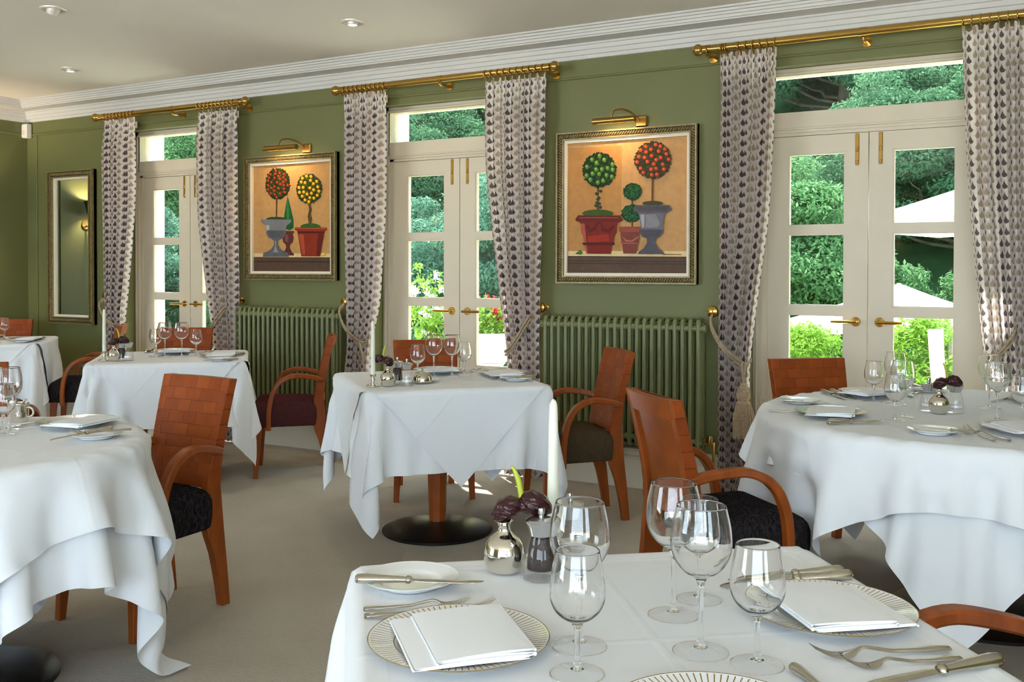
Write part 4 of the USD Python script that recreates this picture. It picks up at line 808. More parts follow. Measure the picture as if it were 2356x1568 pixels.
# ------------------------------------------------------------------ chairs
_pz = np.array([0, .2, .33, .48, .60, .74, .867]); _pc = np.array([-.232, -.204, -.177, -.175, -.190, -.221, -.253]); _pw = np.array([.036, .056, .080, .060, .046, .040, .036])
from scipy.interpolate import PchipInterpolator
PYC, PYW = PchipInterpolator(_pz, _pc), PchipInterpolator(_pz, _pw)
def shear(z): return .017*np.clip((z-.48)/.387, 0, 1)
def bow(x): return -.020*np.clip(1-(x/.17)**2, 0, 1)
def make_chair(seat):
    def build(T):
        zz = np.linspace(0, .867, 26); poly = Polygon(list(zip(PYC(zz)-PYW(zz)/2, zz))+list(zip((PYC(zz)+PYW(zz)/2)[::-1], zz[::-1])))
        for s in (-1, 1):
            m = prism(poly, .034, 'yz', .138); v = m[0].copy(); v[:, 0] += shear(v[:, 2]); v[:, 0] *= s
            obj('back_post', (v, m[1] if s > 0 else m[1][:, ::-1]), 'cherry_wood', T, smooth=30)
        # backrest: frame with a recessed curved splat behind the woven front
        xs = np.linspace(-.145, .145, 11)
        def slab(z0, z1, off, th):
            P = []
            for z in np.linspace(z0, z1, 6):
                x = xs*(1+shear(z)/.145); yb = PYC(z)+off+bow(x)
                P.append(np.r_[np.stack([x, yb, 0*x+z], 1), np.stack([x, yb+th, 0*x+z], 1)[::-1]])
            P = np.array(P); P = np.concatenate([P, P[:, :1]], 1); v, f = grid(P); n = P.shape[1]; k = (len(P)-1)*n
            c0 = [[i, n-3-i, i+1] for i in range(10)]+[[i+1, n-3-i, n-4-i] for i in range(10)]
            c0 = np.array([[i, 2*11-1-i, i+1] for i in range(10)]+[[i+1, 2*11-1-i, 2*11-2-i] for i in range(10)])
            return v, np.vstack([f, c0, c0[:, ::-1]+k])
        B = obj('backrest', join(slab(.800, .866, -.018, .034), slab(.455, .505, -.016, .030), slab(.50, .805, -.004, .012)), 'cherry_wood', T, smooth=30)
        nc, nr, z0, z1 = 5, 9, .462, .8675; rng = random.Random(8)
        for j in range(nr):
            cuts = [-1+2*i/nc for i in range(nc+1)] if j % 2 else [-1]+[-1+2*(i+.5)/nc for i in range(nc)]+[1]
            cuts = [c+(rng.uniform(-.03, .03) if abs(c) < .99 else 0) for c in cuts]
            for i in range(len(cuts)-1):
                za, zb = z0+(z1-z0)*j/nr, z0+(z1-z0)*(j+1)/nr; hw = .172
                u0, u1 = cuts[i], cuts[i+1]; over = (i+j) % 2; g = .0004
                N = 5; P = np.zeros((N, N, 3))
                for p in range(N):
                    for q in range(N):
                        sp, sq = p/(N-1), q/(N-1); z = za+g+(zb-za-2*g)*sq; W = hw+.002+shear(z); x = (u0*W+g)+((u1-u0)*W-2*g)*sp
                        cx, cz = math.sin(PI*min(max(sp, .06), .94)), math.sin(PI*min(max(sq, .06), .94))
                        hgt = .0012+(.0030*cx**.6*min(1, cz*2.5) if over else .0018*cz**.6*min(1, cx*2.5))
                        P[p, q] = (x, PYC(z)+PYW(z)/2+.0005+.35*bow(x)+hgt, z)
                v, f = grid(P[:, :, :]); e = np.r_[np.arange(0, N*N, N), (N-1)*N+np.arange(1, N), np.arange((N-2)*N+N-1, -1, -N), np.arange(N-2, 0, -1)]
                sk = v[e]+[0, -.008, 0]; m = len(v); n = len(e); r = np.arange(n); sf = np.vstack([np.stack([e[r], m+r, e[(r+1) % n]], 1), np.stack([e[(r+1) % n], m+r, m+(r+1) % n], 1)])
                obj('leather_patch', (np.vstack([v, sk]), np.vstack([f[:, ::-1], sf])), rng.choice(['leather_a', 'leather_b', 'leather_c']), B, smooth=50)
        for s in (-1, 1):
            for j in range(7):
                za, zb = .475+(.866-.475)*j/7+.0008, .475+(.866-.475)*(j+1)/7-.0008
                p = []
                for z in (za, zb):
                    x = .1725+shear(z); a, b = PYC(z)-PYW(z)/2-.002, PYC(z)+PYW(z)/2+.002
                    p += [(s*x, a, z), (s*x, b, z), (s*(x+.0035), a+.003, z+(.001 if z == za else -.001)), (s*(x+.0035), b-.003, z+(.001 if z == za else -.001))]
                obj('leather_wrap', hull(p), rng.choice(['leather_a', 'leather_b', 'leather_c']), B, smooth=False)
            path = spline([(s*.176, -.192, .598), (s*.198, -.12, .620), (s*.222, -.03, .630), (s*.238, .045, .606), (s*.245, .095, .548), (s*.246, .122, .46), (s*.243, .130, .37), (s*.240, .130, .300)], 34)
            obj('arm', sweep(path, rrect(.030, .044, .006), up=(s*1.0, 0, 0)), 'cherry_wood', T, smooth=40)
            lp = [(s*.198, .192, .335), (s*.214, .210, 0)]
            v, f = sweep(lp, rrect(.046, .046, .004), up=(0, 1, 0), scale=[1.0, .62]); obj('leg', (v, f), 'cherry_wood', T, smooth=30)
        def ring(ins, z, n=14):
            hw0, hw1, y0, y1, r = .188-ins, .229-ins, -.160+ins, .232-ins, max(.032-ins*.2, .008)
            sh = Polygon([(-hw0, y0), (hw0, y0), (hw1, y1), (-hw1, y1)]).buffer(-r).buffer(r, quad_segs=6)
            p = [sh.exterior.interpolate(t, normalized=True) for t in np.arange(64)/64]; c = np.array([(q.x, q.y) for q in p]); k = np.argmin(np.hypot(c[:, 0]-0, c[:, 1]-y0)); c = np.roll(c, -k, 0)
            if sh.exterior.is_ccw is False: c = c[::-1]
            return np.c_[c, np.full(64, z)]
        P = np.array([ring(.02, .312), ring(.006, .314), ring(.0, .322), ring(-.004, .37), ring(-.004, .415), ring(.002, .440), ring(.014, .456), ring(.035, .468), ring(.07, .476), ring(.11, .480)])
        P = np.concatenate([P, P[:, :1]], 1); v, f = grid(P); n = P.shape[1]; c = np.arange(1, n-2)
        cap = np.vstack([np.stack([0*c, c+1, c], 1), (len(P)-1)*n+np.stack([0*c, c, c+1], 1)])
        m = trimesh.Trimesh(v, np.vstack([f[:, ::-1], cap]), process=True); trimesh.repair.fix_normals(m)
        obj('seat', tm(m), seat, T, smooth=50)
    return build
WA = 'woven leather armchair'
CH = [ # x, y, heading, seat, label
 (-3.015, 2.528, 267, 'seat_charcoal', WA+' with dark tweed seat behind the round table at the left edge'),
 (-3.244, 4.736, -48.8, 'seat_charcoal', WA+' at the far side of the table before the middle french doors'),
 (-.961, 4.647, -48.5, 'seat_charcoal', WA+' with its back to the right-hand french doors'),
 (-1.082, 3.354, 46, 'seat_charcoal', WA+' with dark seat seen from behind, left of the big round table'),
 (-5.418, 4.841, -49.7, 'seat_charcoal', WA+' at the far side of the table before the leftmost french doors'),
 (-6.46, 4.88, 224, 'seat_charcoal', WA+' between the far left table and its neighbour'),
 (-7.58, 4.92, -46, 'seat_charcoal', WA+' in the far left corner behind the far left table'),
 (-4.51, 2.80, 135, 'seat_charcoal', WA+' cut off by the left edge, seen from behind through wine glasses'),
 (-4.362, 4.803, 220, 'seat_aubergine', WA+' with aubergine seat in front of the smaller radiator picture wall'),
 (-2.291, 4.676, 223, 'seat_olive', WA+' with olive brown seat before the radiator under the larger painting')]
for x, y, a, seat, l in CH:
    copy_or_build('chair_'+seat, make_chair(seat), 'dining_armchair', l, 'chair', (x, y, 0), (0, 0, a-90), 'woven leather dining armchairs')
copy_or_build('chair_seat_charcoal', None, 'dining_armchair', WA+' of which one arm shows at the bottom right, by the foreground table', 'chair', CK[:2]+(0,), (0, 0, CK[2]-90), 'woven leather dining armchairs')

# ------------------------------------------------------------------ things on the tables
def prof(pts, n=60):
    return spline(np.array([(r, 0, z) for r, z in pts]), n)[:, [0, 2]]
def glass_parts(T, foot, stem, bowl, inner):
    fr, br, bz = foot[0][0], bowl[-1][0], bowl[-1][1]
    obj('foot', join(lathe(prof(foot, 24), 48)), 'foot_glass', T, smooth=True)
    a = torus(fr, .0011, 56, 8); obj('foot_rim', (a[0]+[0, 0, .0013], a[1]), 'glass', T, smooth=True)
    obj('stem', lathe([(0, stem[0][1]), *prof(stem[:-1], 40), (0, stem[-2][1])], 24), 'glass', T, smooth=True)
    obj('bowl', lathe([*prof(bowl, 60), (br-.0004, bz+.0005), *prof(inner, 40)], 64), 'glass', T, smooth=True)
def glass_big(T):
    glass_parts(T, [(.0392, .0012), (.037, .0026), (.025, .0040), (.017, .0052), (.0085, .0085)], [(.0100, .0080), (.0065, .011), (.0042, .028), (.0037, .065), (.0041, .092), (.0072, .1032), (.012, .1078)],
        [(.0075, .1036), (.012, .1078), (.021, .1125), (.034, .126), (.0418, .144), (.0432, .156), (.0418, .175), (.0378, .195), (.0345, .2085)], [(.0337, .2083), (.0368, .195), (.0407, .175), (.0421, .156), (.0407, .145), (.033, .128), (.020, .1148), (.009, .110), (.0004, .109)])
def glass_small(T):
    glass_parts(T, [(.0362, .0012), (.034, .0025), (.024, .0038), (.016, .005), (.008, .0082)], [(.0092, .0077), (.006, .010), (.0042, .022), (.0038, .045), (.0042, .060), (.008, .069), (.012, .0722)],
        [(.008, .0690), (.012, .0722), (.020, .0765), (.0315, .088), (.0368, .102), (.0374, .112), (.0355, .132), (.032, .152), (.0295, .1665)], [(.0288, .1663), (.031, .152), (.0345, .132), (.0363, .112), (.0357, .103), (.0305, .090), (.019, .079), (.009, .0745), (.0004, .0735)])
def plate(r, m):
    def f(T):
        p = prof([(0, .0035), (r*.50, .0040), (r*.60, .0055), (r*.66, .0095), (r*.80, .0130), (r*.97, .0165), (r*.995, .0172), (r, .0166), (r*.985, .0152), (r*.80, .0105), (r*.66, .0062), (r*.60, .0008), (r*.56, 0.0003), (0, .0006)], 60)
        obj('dish', lathe(p, 96), m, T, smooth=40)
    return f
def napkin(T):
    """A napkin folded in three with a narrower flap below: layers with rounded folds, lying over a plate."""
    def layer(x0, x1, y0, y1, z, th, n=16, lift=.0):
        X, Y = np.meshgrid(np.linspace(x0, x1, n), np.linspace(y0, y1, n), indexing='ij')
        sx = np.minimum((X-x0), (x1-X)); e = np.clip(sx/.006, 0, 1)**.5; dome = .0015*np.sin(PI*(X-x0)/(x1-x0))+.0012*2.2*meshkit.noise(np.stack([X*24, Y*24, 0*X+z*160], -1), 3)
        t = z+th*(.5+.5*e)+dome+lift*(X-x0)/(x1-x0); b = z+th*(.5-.5*e)+dome*.6+lift*(X-x0)/(x1-x0)
        a, fa = grid(np.stack([X, Y, t], -1)); c, fc = grid(np.stack([X, Y, b], -1)); m = len(a); idx = np.arange(n*n).reshape(n, n); e = np.r_[idx[:, 0], idx[-1, 1:], idx[-2::-1, -1], idx[0, -2:0:-1]]; r = np.arange(len(e)); q = np.roll(r, -1)
        s = np.vstack([np.stack([e[r], m+e[r], e[q]], 1), np.stack([e[q], m+e[r], m+e[q]], 1)])
        return np.vstack([a, c]), np.vstack([fa, fc[:, ::-1]+m, s[:, ::-1]])
    def fold(x, y0, y1, z, r): # rounded fold along y
        a = np.linspace(-PI/2, PI/2, 7); pth = [(x, y0, z), (x, y1, z)]
        return tube(pth, r, 10, up=(0, 0, 1))
    ms = [layer(-.085, .074, -.095, .093, .0, .0016), layer(-.083, .073, -.094, .092, .0019, .0014), layer(-.053, .080, -.095, .093, .0036, .0016), layer(-.051, .078, -.092, .090, .0058, .0014), layer(-.053, .081, -.094, .092, .0078, .0018, lift=.0030),
          fold(-.053, -.094, .092, .0056, .0020), fold(.0805, -.094, .092, .0066, .0028), fold(-.085, -.095, .093, .0017, .0017), fold(.0815, -.093, .091, .0118, .0018)]
    obj('folded_cloth', join(*ms), 'napkin_linen', T, smooth=45, uv=None)
def profile_bar(xs, ys, zs, hw, ht, n=10):
    """A flattened bar whose centre line runs xs, zs with half widths hw and half thicknesses ht."""
    a = np.arange(n)*2*PI/n; P = []
    for x, y, z, w, t in zip(xs, ys, zs, hw, ht): P.append(np.stack([np.full(n, x), y+w*np.cos(a), z+t*np.sin(a)], 1))
    P = np.array(P); P = np.concatenate([P, P[:, :1]], 1); v, f = grid(P); k = n+1; c = np.arange(1, n-1); L = (len(P)-1)*k
    return v, np.vstack([f[:, ::-1], np.stack([0*c, c, c+1], 1), L+np.stack([0*c, c+1, c], 1)])
def fork(T):
    k = spline([(0, .0075, .0050), (.004, .0088, .0058), (.020, .0084, .0062), (.045, .0056, .0052), (.080, .0034, .0055), (.112, .0032, .0105), (.128, .0036, .0130), (.137, .0058, .0100), (.146, .0108, .0052), (.160, .0122, .0034)], 40)
    v = profile_bar(k[:, 0], 0*k[:, 0], k[:, 2], k[:, 1], np.clip(.0026-.006*np.clip(k[:, 0]-.12, 0, .04), .0011, .0026))
    obj('handle', v, 'cutlery_steel', T, smooth=True)
    for t in range(4):
        y = (-1.5+t)*.0068
        p = spline([(.156, y*1.02, .0034), (.168, y*1.02, .0042), (.182, y, .0082), (.196, y*.93, .0150), (.203, y*.9, .0190)], 10)
        obj('tine', profile_bar(p[:, 0], p[:, 1], p[:, 2], np.linspace(.0021, .0008, 10), np.linspace(.0013, .0007, 10), 6), 'cutlery_steel', T, smooth=True)
def knife(T):
    k = spline([(0, .0072, .0085), (.003, .0098, .0085), (.014, .0106, .0088), (.040, .0092, .0085), (.075, .0068, .0078), (.088, .0060, .0074)], 24)
    obj('handle', join(profile_bar(k[:, 0], 0*k[:, 0], k[:, 2], k[:, 1], k[:, 1]*.78, 14), profile_bar([.086, .088, .092, .095, .097], [0]*5, [.0074]*5, [.0058, .0085, .0088, .0075, .005], [.005, .0068, .0070, .0055, .003], 14)), 'cutlery_steel', T, smooth=True)
    b = spline([(.094, .004, 0), (.100, .0078, -.001), (.130, .0096, -.0015), (.175, .0100, -.001), (.200, .0085, .0005), (.214, .0050, .003), (.220, .0012, .006)], 24)
    x, w, yc = b[:, 0], b[:, 1], b[:, 2]
    obj('blade', profile_bar(x, yc, np.linspace(.0070, .0035, 24), w, np.linspace(.0017, .0009, 24), 8), 'cutlery_steel', T, smooth=True)
def vase(T):
    obj('vase_body', lathe([(0, 0), *prof([(.017, .0003), (.028, .006), (.0355, .020), (.0372, .035), (.034, .050), (.025, .063), (.0150, .071), (.0112, .077), (.0108, .082), (.0130, .088), (.0162, .0925)], 44), (.0155, .0928), *prof([(.0122, .088), (.0096, .082), (.0092, .070)], 8), (0, .069)], 48), 'silver', T, smooth=True)
def flower(T):
    rng = np.random.default_rng(5)
    obj('stem', tube(spline([(-.002, 0, .074), (.004, 0, .098), (.016, .0, .112), (.030, 0, .124)], 12), .0026, 8), 'stem_green', T)
    def lobe(c, tilt, sz, seed):
        m = trimesh.creation.icosphere(4, 1.0); v = np.array(m.vertices)
        n = meshkit.fbm(v*2.6+seed, 4, seed); rid = .09*np.abs(np.sin(v[:, 0]*5+v[:, 2]*3))
        v = v*(1+.30*(n-.5)+rid-.05)[:, None]; v[:, 2] -= .30*(v[:, 0]**2)*np.sign(sz[0])*0+.25*v[:, 0]**2
        v = v*np.array([abs(sz[0]), sz[1], sz[2]]); a = tilt
        R = np.array([[math.cos(a), 0, math.sin(a)], [0, 1, 0], [-math.sin(a), 0, math.cos(a)]])
        return v@R.T+np.array(c), m.faces
    obj('spathe', join(lobe((.004, -.004, .116), -.45, (.030, .024, .019), 3), lobe((.052, .002, .124), .22, (.033, .026, .021), 7)), 'flower_dark', T, smooth=True)
    p = spline([(.030, -.002, .134), (.028, -.002, .150), (.024, -.002, .168), (.017, -.002, .184), (.013, -.002, .190)], 20)
    r = np.r_[np.linspace(.0048, .0052, 12), np.linspace(.005, .0022, 8)]
    obj('spadix', sweep(p, circ(1, 12), up=(0, 1, 0), scale=r), 'spadix', T, smooth=True)
def mill(kind):
    def f(T):
        o = prof([(.0312, .0), (.0310, .012), (.0298, .028), (.0270, .050), (.0222, .066), (.0192, .076)], 26); i = prof([(.0180, .076), (.0200, .066), (.0235, .050), (.0258, .028), (.0262, .017), (.0, .0165)], 22)
        obj('clear_body', lathe([(0, .0004), *o], 40), 'acrylic', T, smooth=40); a = torus(.0306, .0008, 40, 6); obj('base_rim', (a[0]+[0, 0, .0009], a[1]), 'glass', T, smooth=True)
        obj('inner_base', lathe([(0, .0165), (.0255, .0165), (.0262, .020), (.0255, .0170)], 32), 'acrylic', T, smooth=40)
        obj('cap', lathe([(0, .0765), *prof([(.0196, .0765), (.0216, .084), (.0268, .0985), (.0278, .1015), (.0270, .1030), (.018, .1062), (.008, .1080), (0, .1085)], 30)], 40), 'mill_steel', T, smooth=35)
        obj('knob', lathe([(0, .107), (.0045, .1075), (.0045, .113), (.0062, .114), (.0064, .120), (.0055, .1235), (0, .124)], 20), 'mill_steel', T, smooth=30)
        if kind == 'pepper':
            m = lathe(prof([(0, .018), (.0240, .018), (.0245, .028), (.0222, .050), (.0190, .066), (.0172, .072), (0, .0725)], 30), 40); v = m[0]; v = v*(1+.03*(meshkit.noise(v*700, 2)-.5))[:, None]
            obj('peppercorns', (v, m[1]), 'peppercorn', T, smooth=True, kind='stuff')
        else:
            obj('salt', lathe(prof([(0, .018), (.0240, .018), (.0245, .024), (.0243, .028), (0, .029)], 20), 32), 'salt_grain', T, smooth=30, kind='stuff')
    return f
def candlestick(T):
    obj('candle_holder', lathe([(0, 0), *prof([(.030, .0), (.031, .003), (.026, .007), (.012, .013), (.0065, .019), (.0085, .026), (.012, .030), (.008, .034), (.0075, .038), (.0125, .044), (.0150, .054), (.0155, .056)], 40), (.0120, .056), (.0115, .046), (0, .045)], 32), 'silver', T, smooth=True)
def candle(T):
    obj('wax', lathe([(0, .0), *prof([(.0110, .0), (.0108, .06), (.0098, .14), (.0085, .22), (.0072, .246), (.003, .254), (0, .256)], 40)], 24), 'candle_wax', T, smooth=50)
    obj('wick', tube([(0, 0, .253), (.001, 0, .263)], .0009, 6), 'wick', T)
def cloche(T):
    obj('dome', lathe([*prof([(.045, .0), (.0455, .004), (.0425, .022), (.032, .040), (.016, .049), (.0, .052)], 36)], 40), 'silver', T, smooth=True)
    obj('knob', lathe([(0, .050), (.004, .0505), (.003, .054), (.0065, .058), (.0065, .061), (0, .064)], 18), 'silver', T, smooth=40)
def silver_pot(T):
    obj('pot_body', lathe([(0, 0), *prof([(.030, 0), (.031, .003), (.0315, .03), (.0320, .058), (.0340, .060), (.0340, .063), (.030, .064)], 24), (.029, .05), (0, .049)], 36), 'silver', T, smooth=35)
    b = []
    for t in np.linspace(-.5*PI, .5*PI, 13): b.append(ball(.0040, (.033+.017*math.cos(t), 0, .032+.017*math.sin(t)), 2))
    obj('beaded_handle', join(*b), 'silver', T, smooth=True)
    obj('spoon', join(tube(spline([(-.005, .0, .03), (.012, -.004, .062), (.022, -.006, .074)], 8), .0022, 8), ball(.008, (.024, -.006, .076), 2, (1, .7, .4))), 'silver', T, smooth=True)
YAW = math.degrees(_y)
GROUP = {'big': ('wine_glass', 'wine glass', 'large wine glasses'), 'small': ('wine_glass', 'wine glass', 'small wine glasses')}
BUILD = dict(big=glass_big, small=glass_small, charger=plate(.1315, 'charger_glaze'), side=plate(.082, 'porcelain'), napkin=napkin, fork=fork, knife=knife, vase=vase, flower=flower, pepper=mill('pepper'), salt=mill('salt'), stick=candlestick, candle=candle, cloche=cloche, pot=silver_pot)
NAME = dict(big='wine_glass', small='wine_glass', charger='charger_plate', side='side_plate', napkin='folded_napkin', fork='fork', knife='knife', vase='bud_vase', flower='anthurium_flower', pepper='pepper_mill', salt='salt_mill', stick='candlestick', candle='taper_candle', cloche='butter_cloche', pot='silver_pot')
CAT = dict(big='wine glass', small='wine glass', charger='plate', side='plate', napkin='napkin', fork='fork', knife='knife', vase='vase', flower='flower', pepper='pepper mill', salt='salt mill', stick='candlestick', candle='candle', cloche='cloche', pot='pot')
GRP = dict(big='large wine glasses', small='small wine glasses', charger='gold rayed charger plates', side='white side plates', napkin='folded white napkins', fork='table forks', knife='table knives', vase='round silver bud vases', flower='dark anthurium flowers', pepper='pepper mills', salt='clear salt mills', stick='silver candlesticks', candle='ivory taper candles')
ZT = {1: .7512, 2: .7545, 3: .7545, 4: .7545, 5: .7545, 6: .7545}
def put(kind, k, px, py, label, rz=0.0, dz=0.0, at=None, scale=None, rx=0.0, ry=0.0):
    z = ZT[k]+dz; p = np.array([*at, z]) if at is not None else on(px, py, z)
    copy_or_build(kind, BUILD[kind], NAME[kind], label, CAT[kind], p, (rx, ry, rz), GRP.get(kind), scale)
    return p
def lay(kind, k, p0, p1, label, dz=0.0, L=None, dz1=None, ry=0.0):
    """A fork or knife from its handle's end p0 to its tip p1 (where the photograph shows them)."""
    L = L or {'fork': .203, 'knife': .220}[kind]; z = ZT[k]+dz; a, b = on(*p0, z), on(*p1, z+(.015 if kind == 'fork' else 0))
    d = b[:2]-a[:2]; ln = float(np.hypot(*d)); s = min(max(ln/L, .80), 1.12); mid = (a[:2]+b[:2])/2; u = d/ln
    q = mid-u*L*s/2
    copy_or_build(kind, BUILD[kind], NAME[kind], label, CAT[kind], (*q, z), (0, ry, math.degrees(math.atan2(u[1], u[0]))), GRP.get(kind), s)
FT = 'on the foreground table'
put('side', 1, 945, 1345, 'white side plate under a butter knife on the foreground table')
lay('knife', 1, (818, 1342), (1113, 1343), 'butter knife lying across the side plate on the foreground table', dz=.0155)
lay('fork', 1, (836, 1406), (1088, 1368), 'upper of the two forks left of the foreground napkin', dz=0)
lay('fork', 1, (838, 1424), (1142, 1378), 'fork partly hidden under the rim of the foreground left charger', dz=0)
put('charger', 1, 1056, 1486, 'gold rayed charger plate under a napkin, left on the foreground table')
put('napkin', 1, 0, 0, 'folded napkin on the left charger of the foreground table', at=(-.751, 1.173), rz=45.7, dz=.0165)
put('charger', 1, 1908, 1416, 'gold rayed charger plate under a napkin, right on the foreground table')
put('napkin', 1, 0, 0, 'folded napkin on the right charger of the foreground table', at=(-.322, 1.567), rz=220, dz=.0165)
_t = on(1645, 1545, .768); _v = _t[:2]/np.hypot(*_t[:2]); put('charger', 1, 0, 0, 'charger plate of which only the far rim shows at the bottom edge', at=_t[:2]-_v*.131)
put('vase', 1, 1160, 1316, 'round silver bud vase on the foreground table', rz=YAW)
put('flower', 1, 1160, 1316, 'dark red anthurium with a yellow-green spadix in the foreground vase', rz=YAW)
put('pepper', 1, 1245, 1330, 'pepper mill full of peppercorns on the foreground table')
put('salt', 1, 1310, 1286, 'clear salt mill behind the pepper mill on the foreground table')
_c = put('stick', 1, 1272, 1290, 'silver candlestick hidden behind the pepper mill on the foreground table')
put('candle', 1, 0, 0, 'tall ivory candle standing on the foreground table', at=_c[:2], dz=.0455)
G1 = [('big', 1333, 1487, 'large wine glass behind the small one at the left charger, foreground table'), ('small', 1328, 1551, 'small wine glass nearest the left charger, foreground table'),
 ('big', 1549, 1416, 'large wine glass, left one of the pair in the middle of the foreground table'), ('big', 1612, 1500, 'large wine glass in the middle of the foreground table, nearest of its kind'),
 ('small', 1608, 1380, 'small wine glass at the back of the foreground table, behind the large ones'), ('small', 1742, 1530, 'small wine glass in front of the right charger, foreground table')]
for kd, x, y, l in G1: put(kd, 1, x, y, l)
lay('knife', 1, (1958, 1333), (1653, 1350), 'nearer of the two knives behind the right charger, foreground table')
lay('knife', 1, (1938, 1320), (1672, 1336), 'farther of the two knives behind the right charger, foreground table')
lay('fork', 1, (2184, 1498), (1868, 1492), 'larger fork in front of the right charger, foreground table')
lay('fork', 1, (2211, 1520), (1940, 1515), 'smaller fork in front of the right charger, foreground table')
lay('knife', 1, (2300, 1530), (1965, 1590), 'knife at the bottom right corner of the foreground table')
lay('knife', 1, (1842, 1556), (1985, 1660), 'knife handle just showing at the bottom edge beside the cut-off charger')
M2 = 'on the table before the middle french doors'
_c = put('stick', 2, 858, 888, 'silver candlestick '+M2); put('candle', 2, 0, 0, 'ivory candle '+M2, at=_c[:2], dz=.0455)
put('vase', 2, 893, 888, 'round silver bud vase '+M2); put('flower', 2, 893, 888, 'dark anthurium flower '+M2, rz=YAW+150)
put('pepper', 2, 914, 882, 'pepper mill '+M2); put('salt', 2, 936, 887, 'clear salt mill '+M2)
put('side', 2, 972, 878, 'small plate under the silver cloche '+M2); put('cloche', 2, 972, 878, 'small domed silver butter cloche '+M2, dz=.006)
for kd, x, y, l in (('small', 961, 869, 'small wine glass behind the butter cloche'), ('big', 998, 866, 'large wine glass just right of the butter cloche table'), ('big', 1040, 866, 'second large wine glass right of the butter cloche'), ('small', 1068, 863, 'small wine glass before the white planter')): put(kd, 2, x, y, l)
put('charger', 2, 1008, 855, 'charger plate behind the wine glasses '+M2); put('napkin', 2, 1008, 853, 'napkin behind the wine glasses '+M2, dz=.0165, rz=-45)
put('charger', 2, 1158, 862, 'charger plate at the right end of the table before the middle doors'); put('napkin', 2, 1158, 860, 'napkin at the right end of the table before the middle doors', dz=.0165, rz=45)
put('side', 2, 1188, 875, 'side plate at the front right corner of the table before the middle doors'); lay('knife', 2, (1226, 868), (1140, 874), 'butter knife on the side plate '+M2, dz=.0155)
lay('fork', 2, (1118, 845), (1066, 856), 'fork beside the small wine glass '+M2); lay('fork', 2, (1168, 872), (1104, 846), 'fork at the right-hand setting '+M2)
M3 = 'on the table before the leftmost french doors'
_c = put('stick', 3, 240, 829, 'silver candlestick '+M3); put('candle', 3, 0, 0, 'ivory candle '+M3, at=_c[:2], dz=.0455)
put('vase', 3, 262, 830, 'round silver bud vase '+M3); put('flower', 3, 262, 830, 'dark anthurium flower '+M3, rz=YAW+20)
put('pepper', 3, 280, 829, 'pepper mill '+M3); put('salt', 3, 295, 829, 'clear salt mill '+M3)
for kd, x, y, l in (('small', 357, 819, 'leftmost small wine glass before the leftmost doors'), ('big', 379, 820, 'left large wine glass before the leftmost doors'), ('big', 418, 820, 'right large wine glass before the leftmost doors'), ('small', 451, 819, 'small wine glass in front of the chair before the leftmost doors')): put(kd, 3, x, y, l)
put('charger', 3, 402, 810, 'charger plate behind the wine glasses '+M3); put('napkin', 3, 402, 809, 'napkin behind the wine glasses '+M3, dz=.0165, rz=-45)
put('charger', 3, 508, 818, 'charger plate at the right end '+M3); put('napkin', 3, 508, 816, 'napkin at the right end '+M3, dz=.0165, rz=45)
put('side', 3, 508, 829, 'side plate at the front right '+M3); lay('knife', 3, (548, 828), (468, 830), 'butter knife on the side plate '+M3, dz=.0155)
lay('fork', 3, (500, 806), (454, 812), 'fork behind the small wine glass '+M3); lay('knife', 3, (333, 812), (352, 804), 'nearer of two knives at the left end '+M3); lay('knife', 3, (342, 810), (362, 803), 'farther of two knives at the left end '+M3); lay('knife', 3, (562, 815), (520, 811), 'knife at the right edge '+M3)
M4 = 'on the far left table near the mirror'
put('small', 4, 10, 781, 'small wine glass '+M4); put('charger', 4, 62, 781, 'charger plate '+M4); put('napkin', 4, 62, 780, 'napkin '+M4, dz=.0165, rz=40)
put('side', 4, 50, 787, 'side plate '+M4); lay('fork', 4, (62, 788), (14, 776), 'fork '+M4); lay('knife', 4, (106, 777), (76, 786), 'knife '+M4); put('charger', 4, -30, 776, 'charger plate cut off by the left edge '+M4)
M5 = 'on the round table at the left edge'
put('big', 5, 20, 990, 'large wine glass, right one '+M5); put('small', 5, 8, 1002, 'small wine glass '+M5); put('big', -0+5, -22, 986, 'large wine glass cut off, beside the silver pot on the left round table')
put('charger', 5, 178, 976, 'charger plate '+M5); put('napkin', 5, 188, 973, 'puffed folded napkin '+M5, dz=.0165, rz=12)
put('side', 5, 220, 1007, 'side plate with crossed cutlery '+M5); lay('knife', 5, (258, 990), (112, 1015), 'butter knife on the side plate '+M5, dz=.0155)
lay('fork', 5, (302, 990), (158, 988), 'fork laid over the butter knife '+M5, dz=.018); lay('fork', 5, (288, 992), (190, 987), 'small fork beside the side plate '+M5, dz=.012); lay('knife', 5, (118, 972), (28, 983), 'knife left of the napkin '+M5)
put('pot', 5, 44, 968, 'small silver pot with a beaded handle '+M5, rz=YAW)
M6 = 'on the big round table'
put('vase', 6, 2160, 951, 'round silver bud vase '+M6); put('flower', 6, 2160, 951, 'dark anthurium flower '+M6, rz=YAW-6)
put('salt', 6, 2198, 948, 'clear salt mill right of the vase '+M6); put('salt', 6, 2136, 944, 'clear salt mill half hidden left of the vase '+M6)
for kd, x, y, l in (('small', 2010, 924, 'small wine glass in front of the far plate '+M6), ('big', 2060, 930, 'large wine glass at the back '+M6), ('big', 2077, 961, 'large wine glass left of the vase '+M6), ('small', 2059, 968, 'small wine glass nearest the crossed knives '+M6),
    ('big', 2277, 938, 'large wine glass farther right of the vase '+M6), ('big', 2294, 968, 'large wine glass nearer right of the vase '+M6), ('small', 2351, 973, 'small wine glass cut off by the right edge '+M6)): put(kd, 6, x, y, l)
put('charger', 6, 2000, 907, 'charger plate at the far side '+M6); put('napkin', 6, 2000, 905, 'napkin at the far side '+M6, dz=.0165, rz=-30)
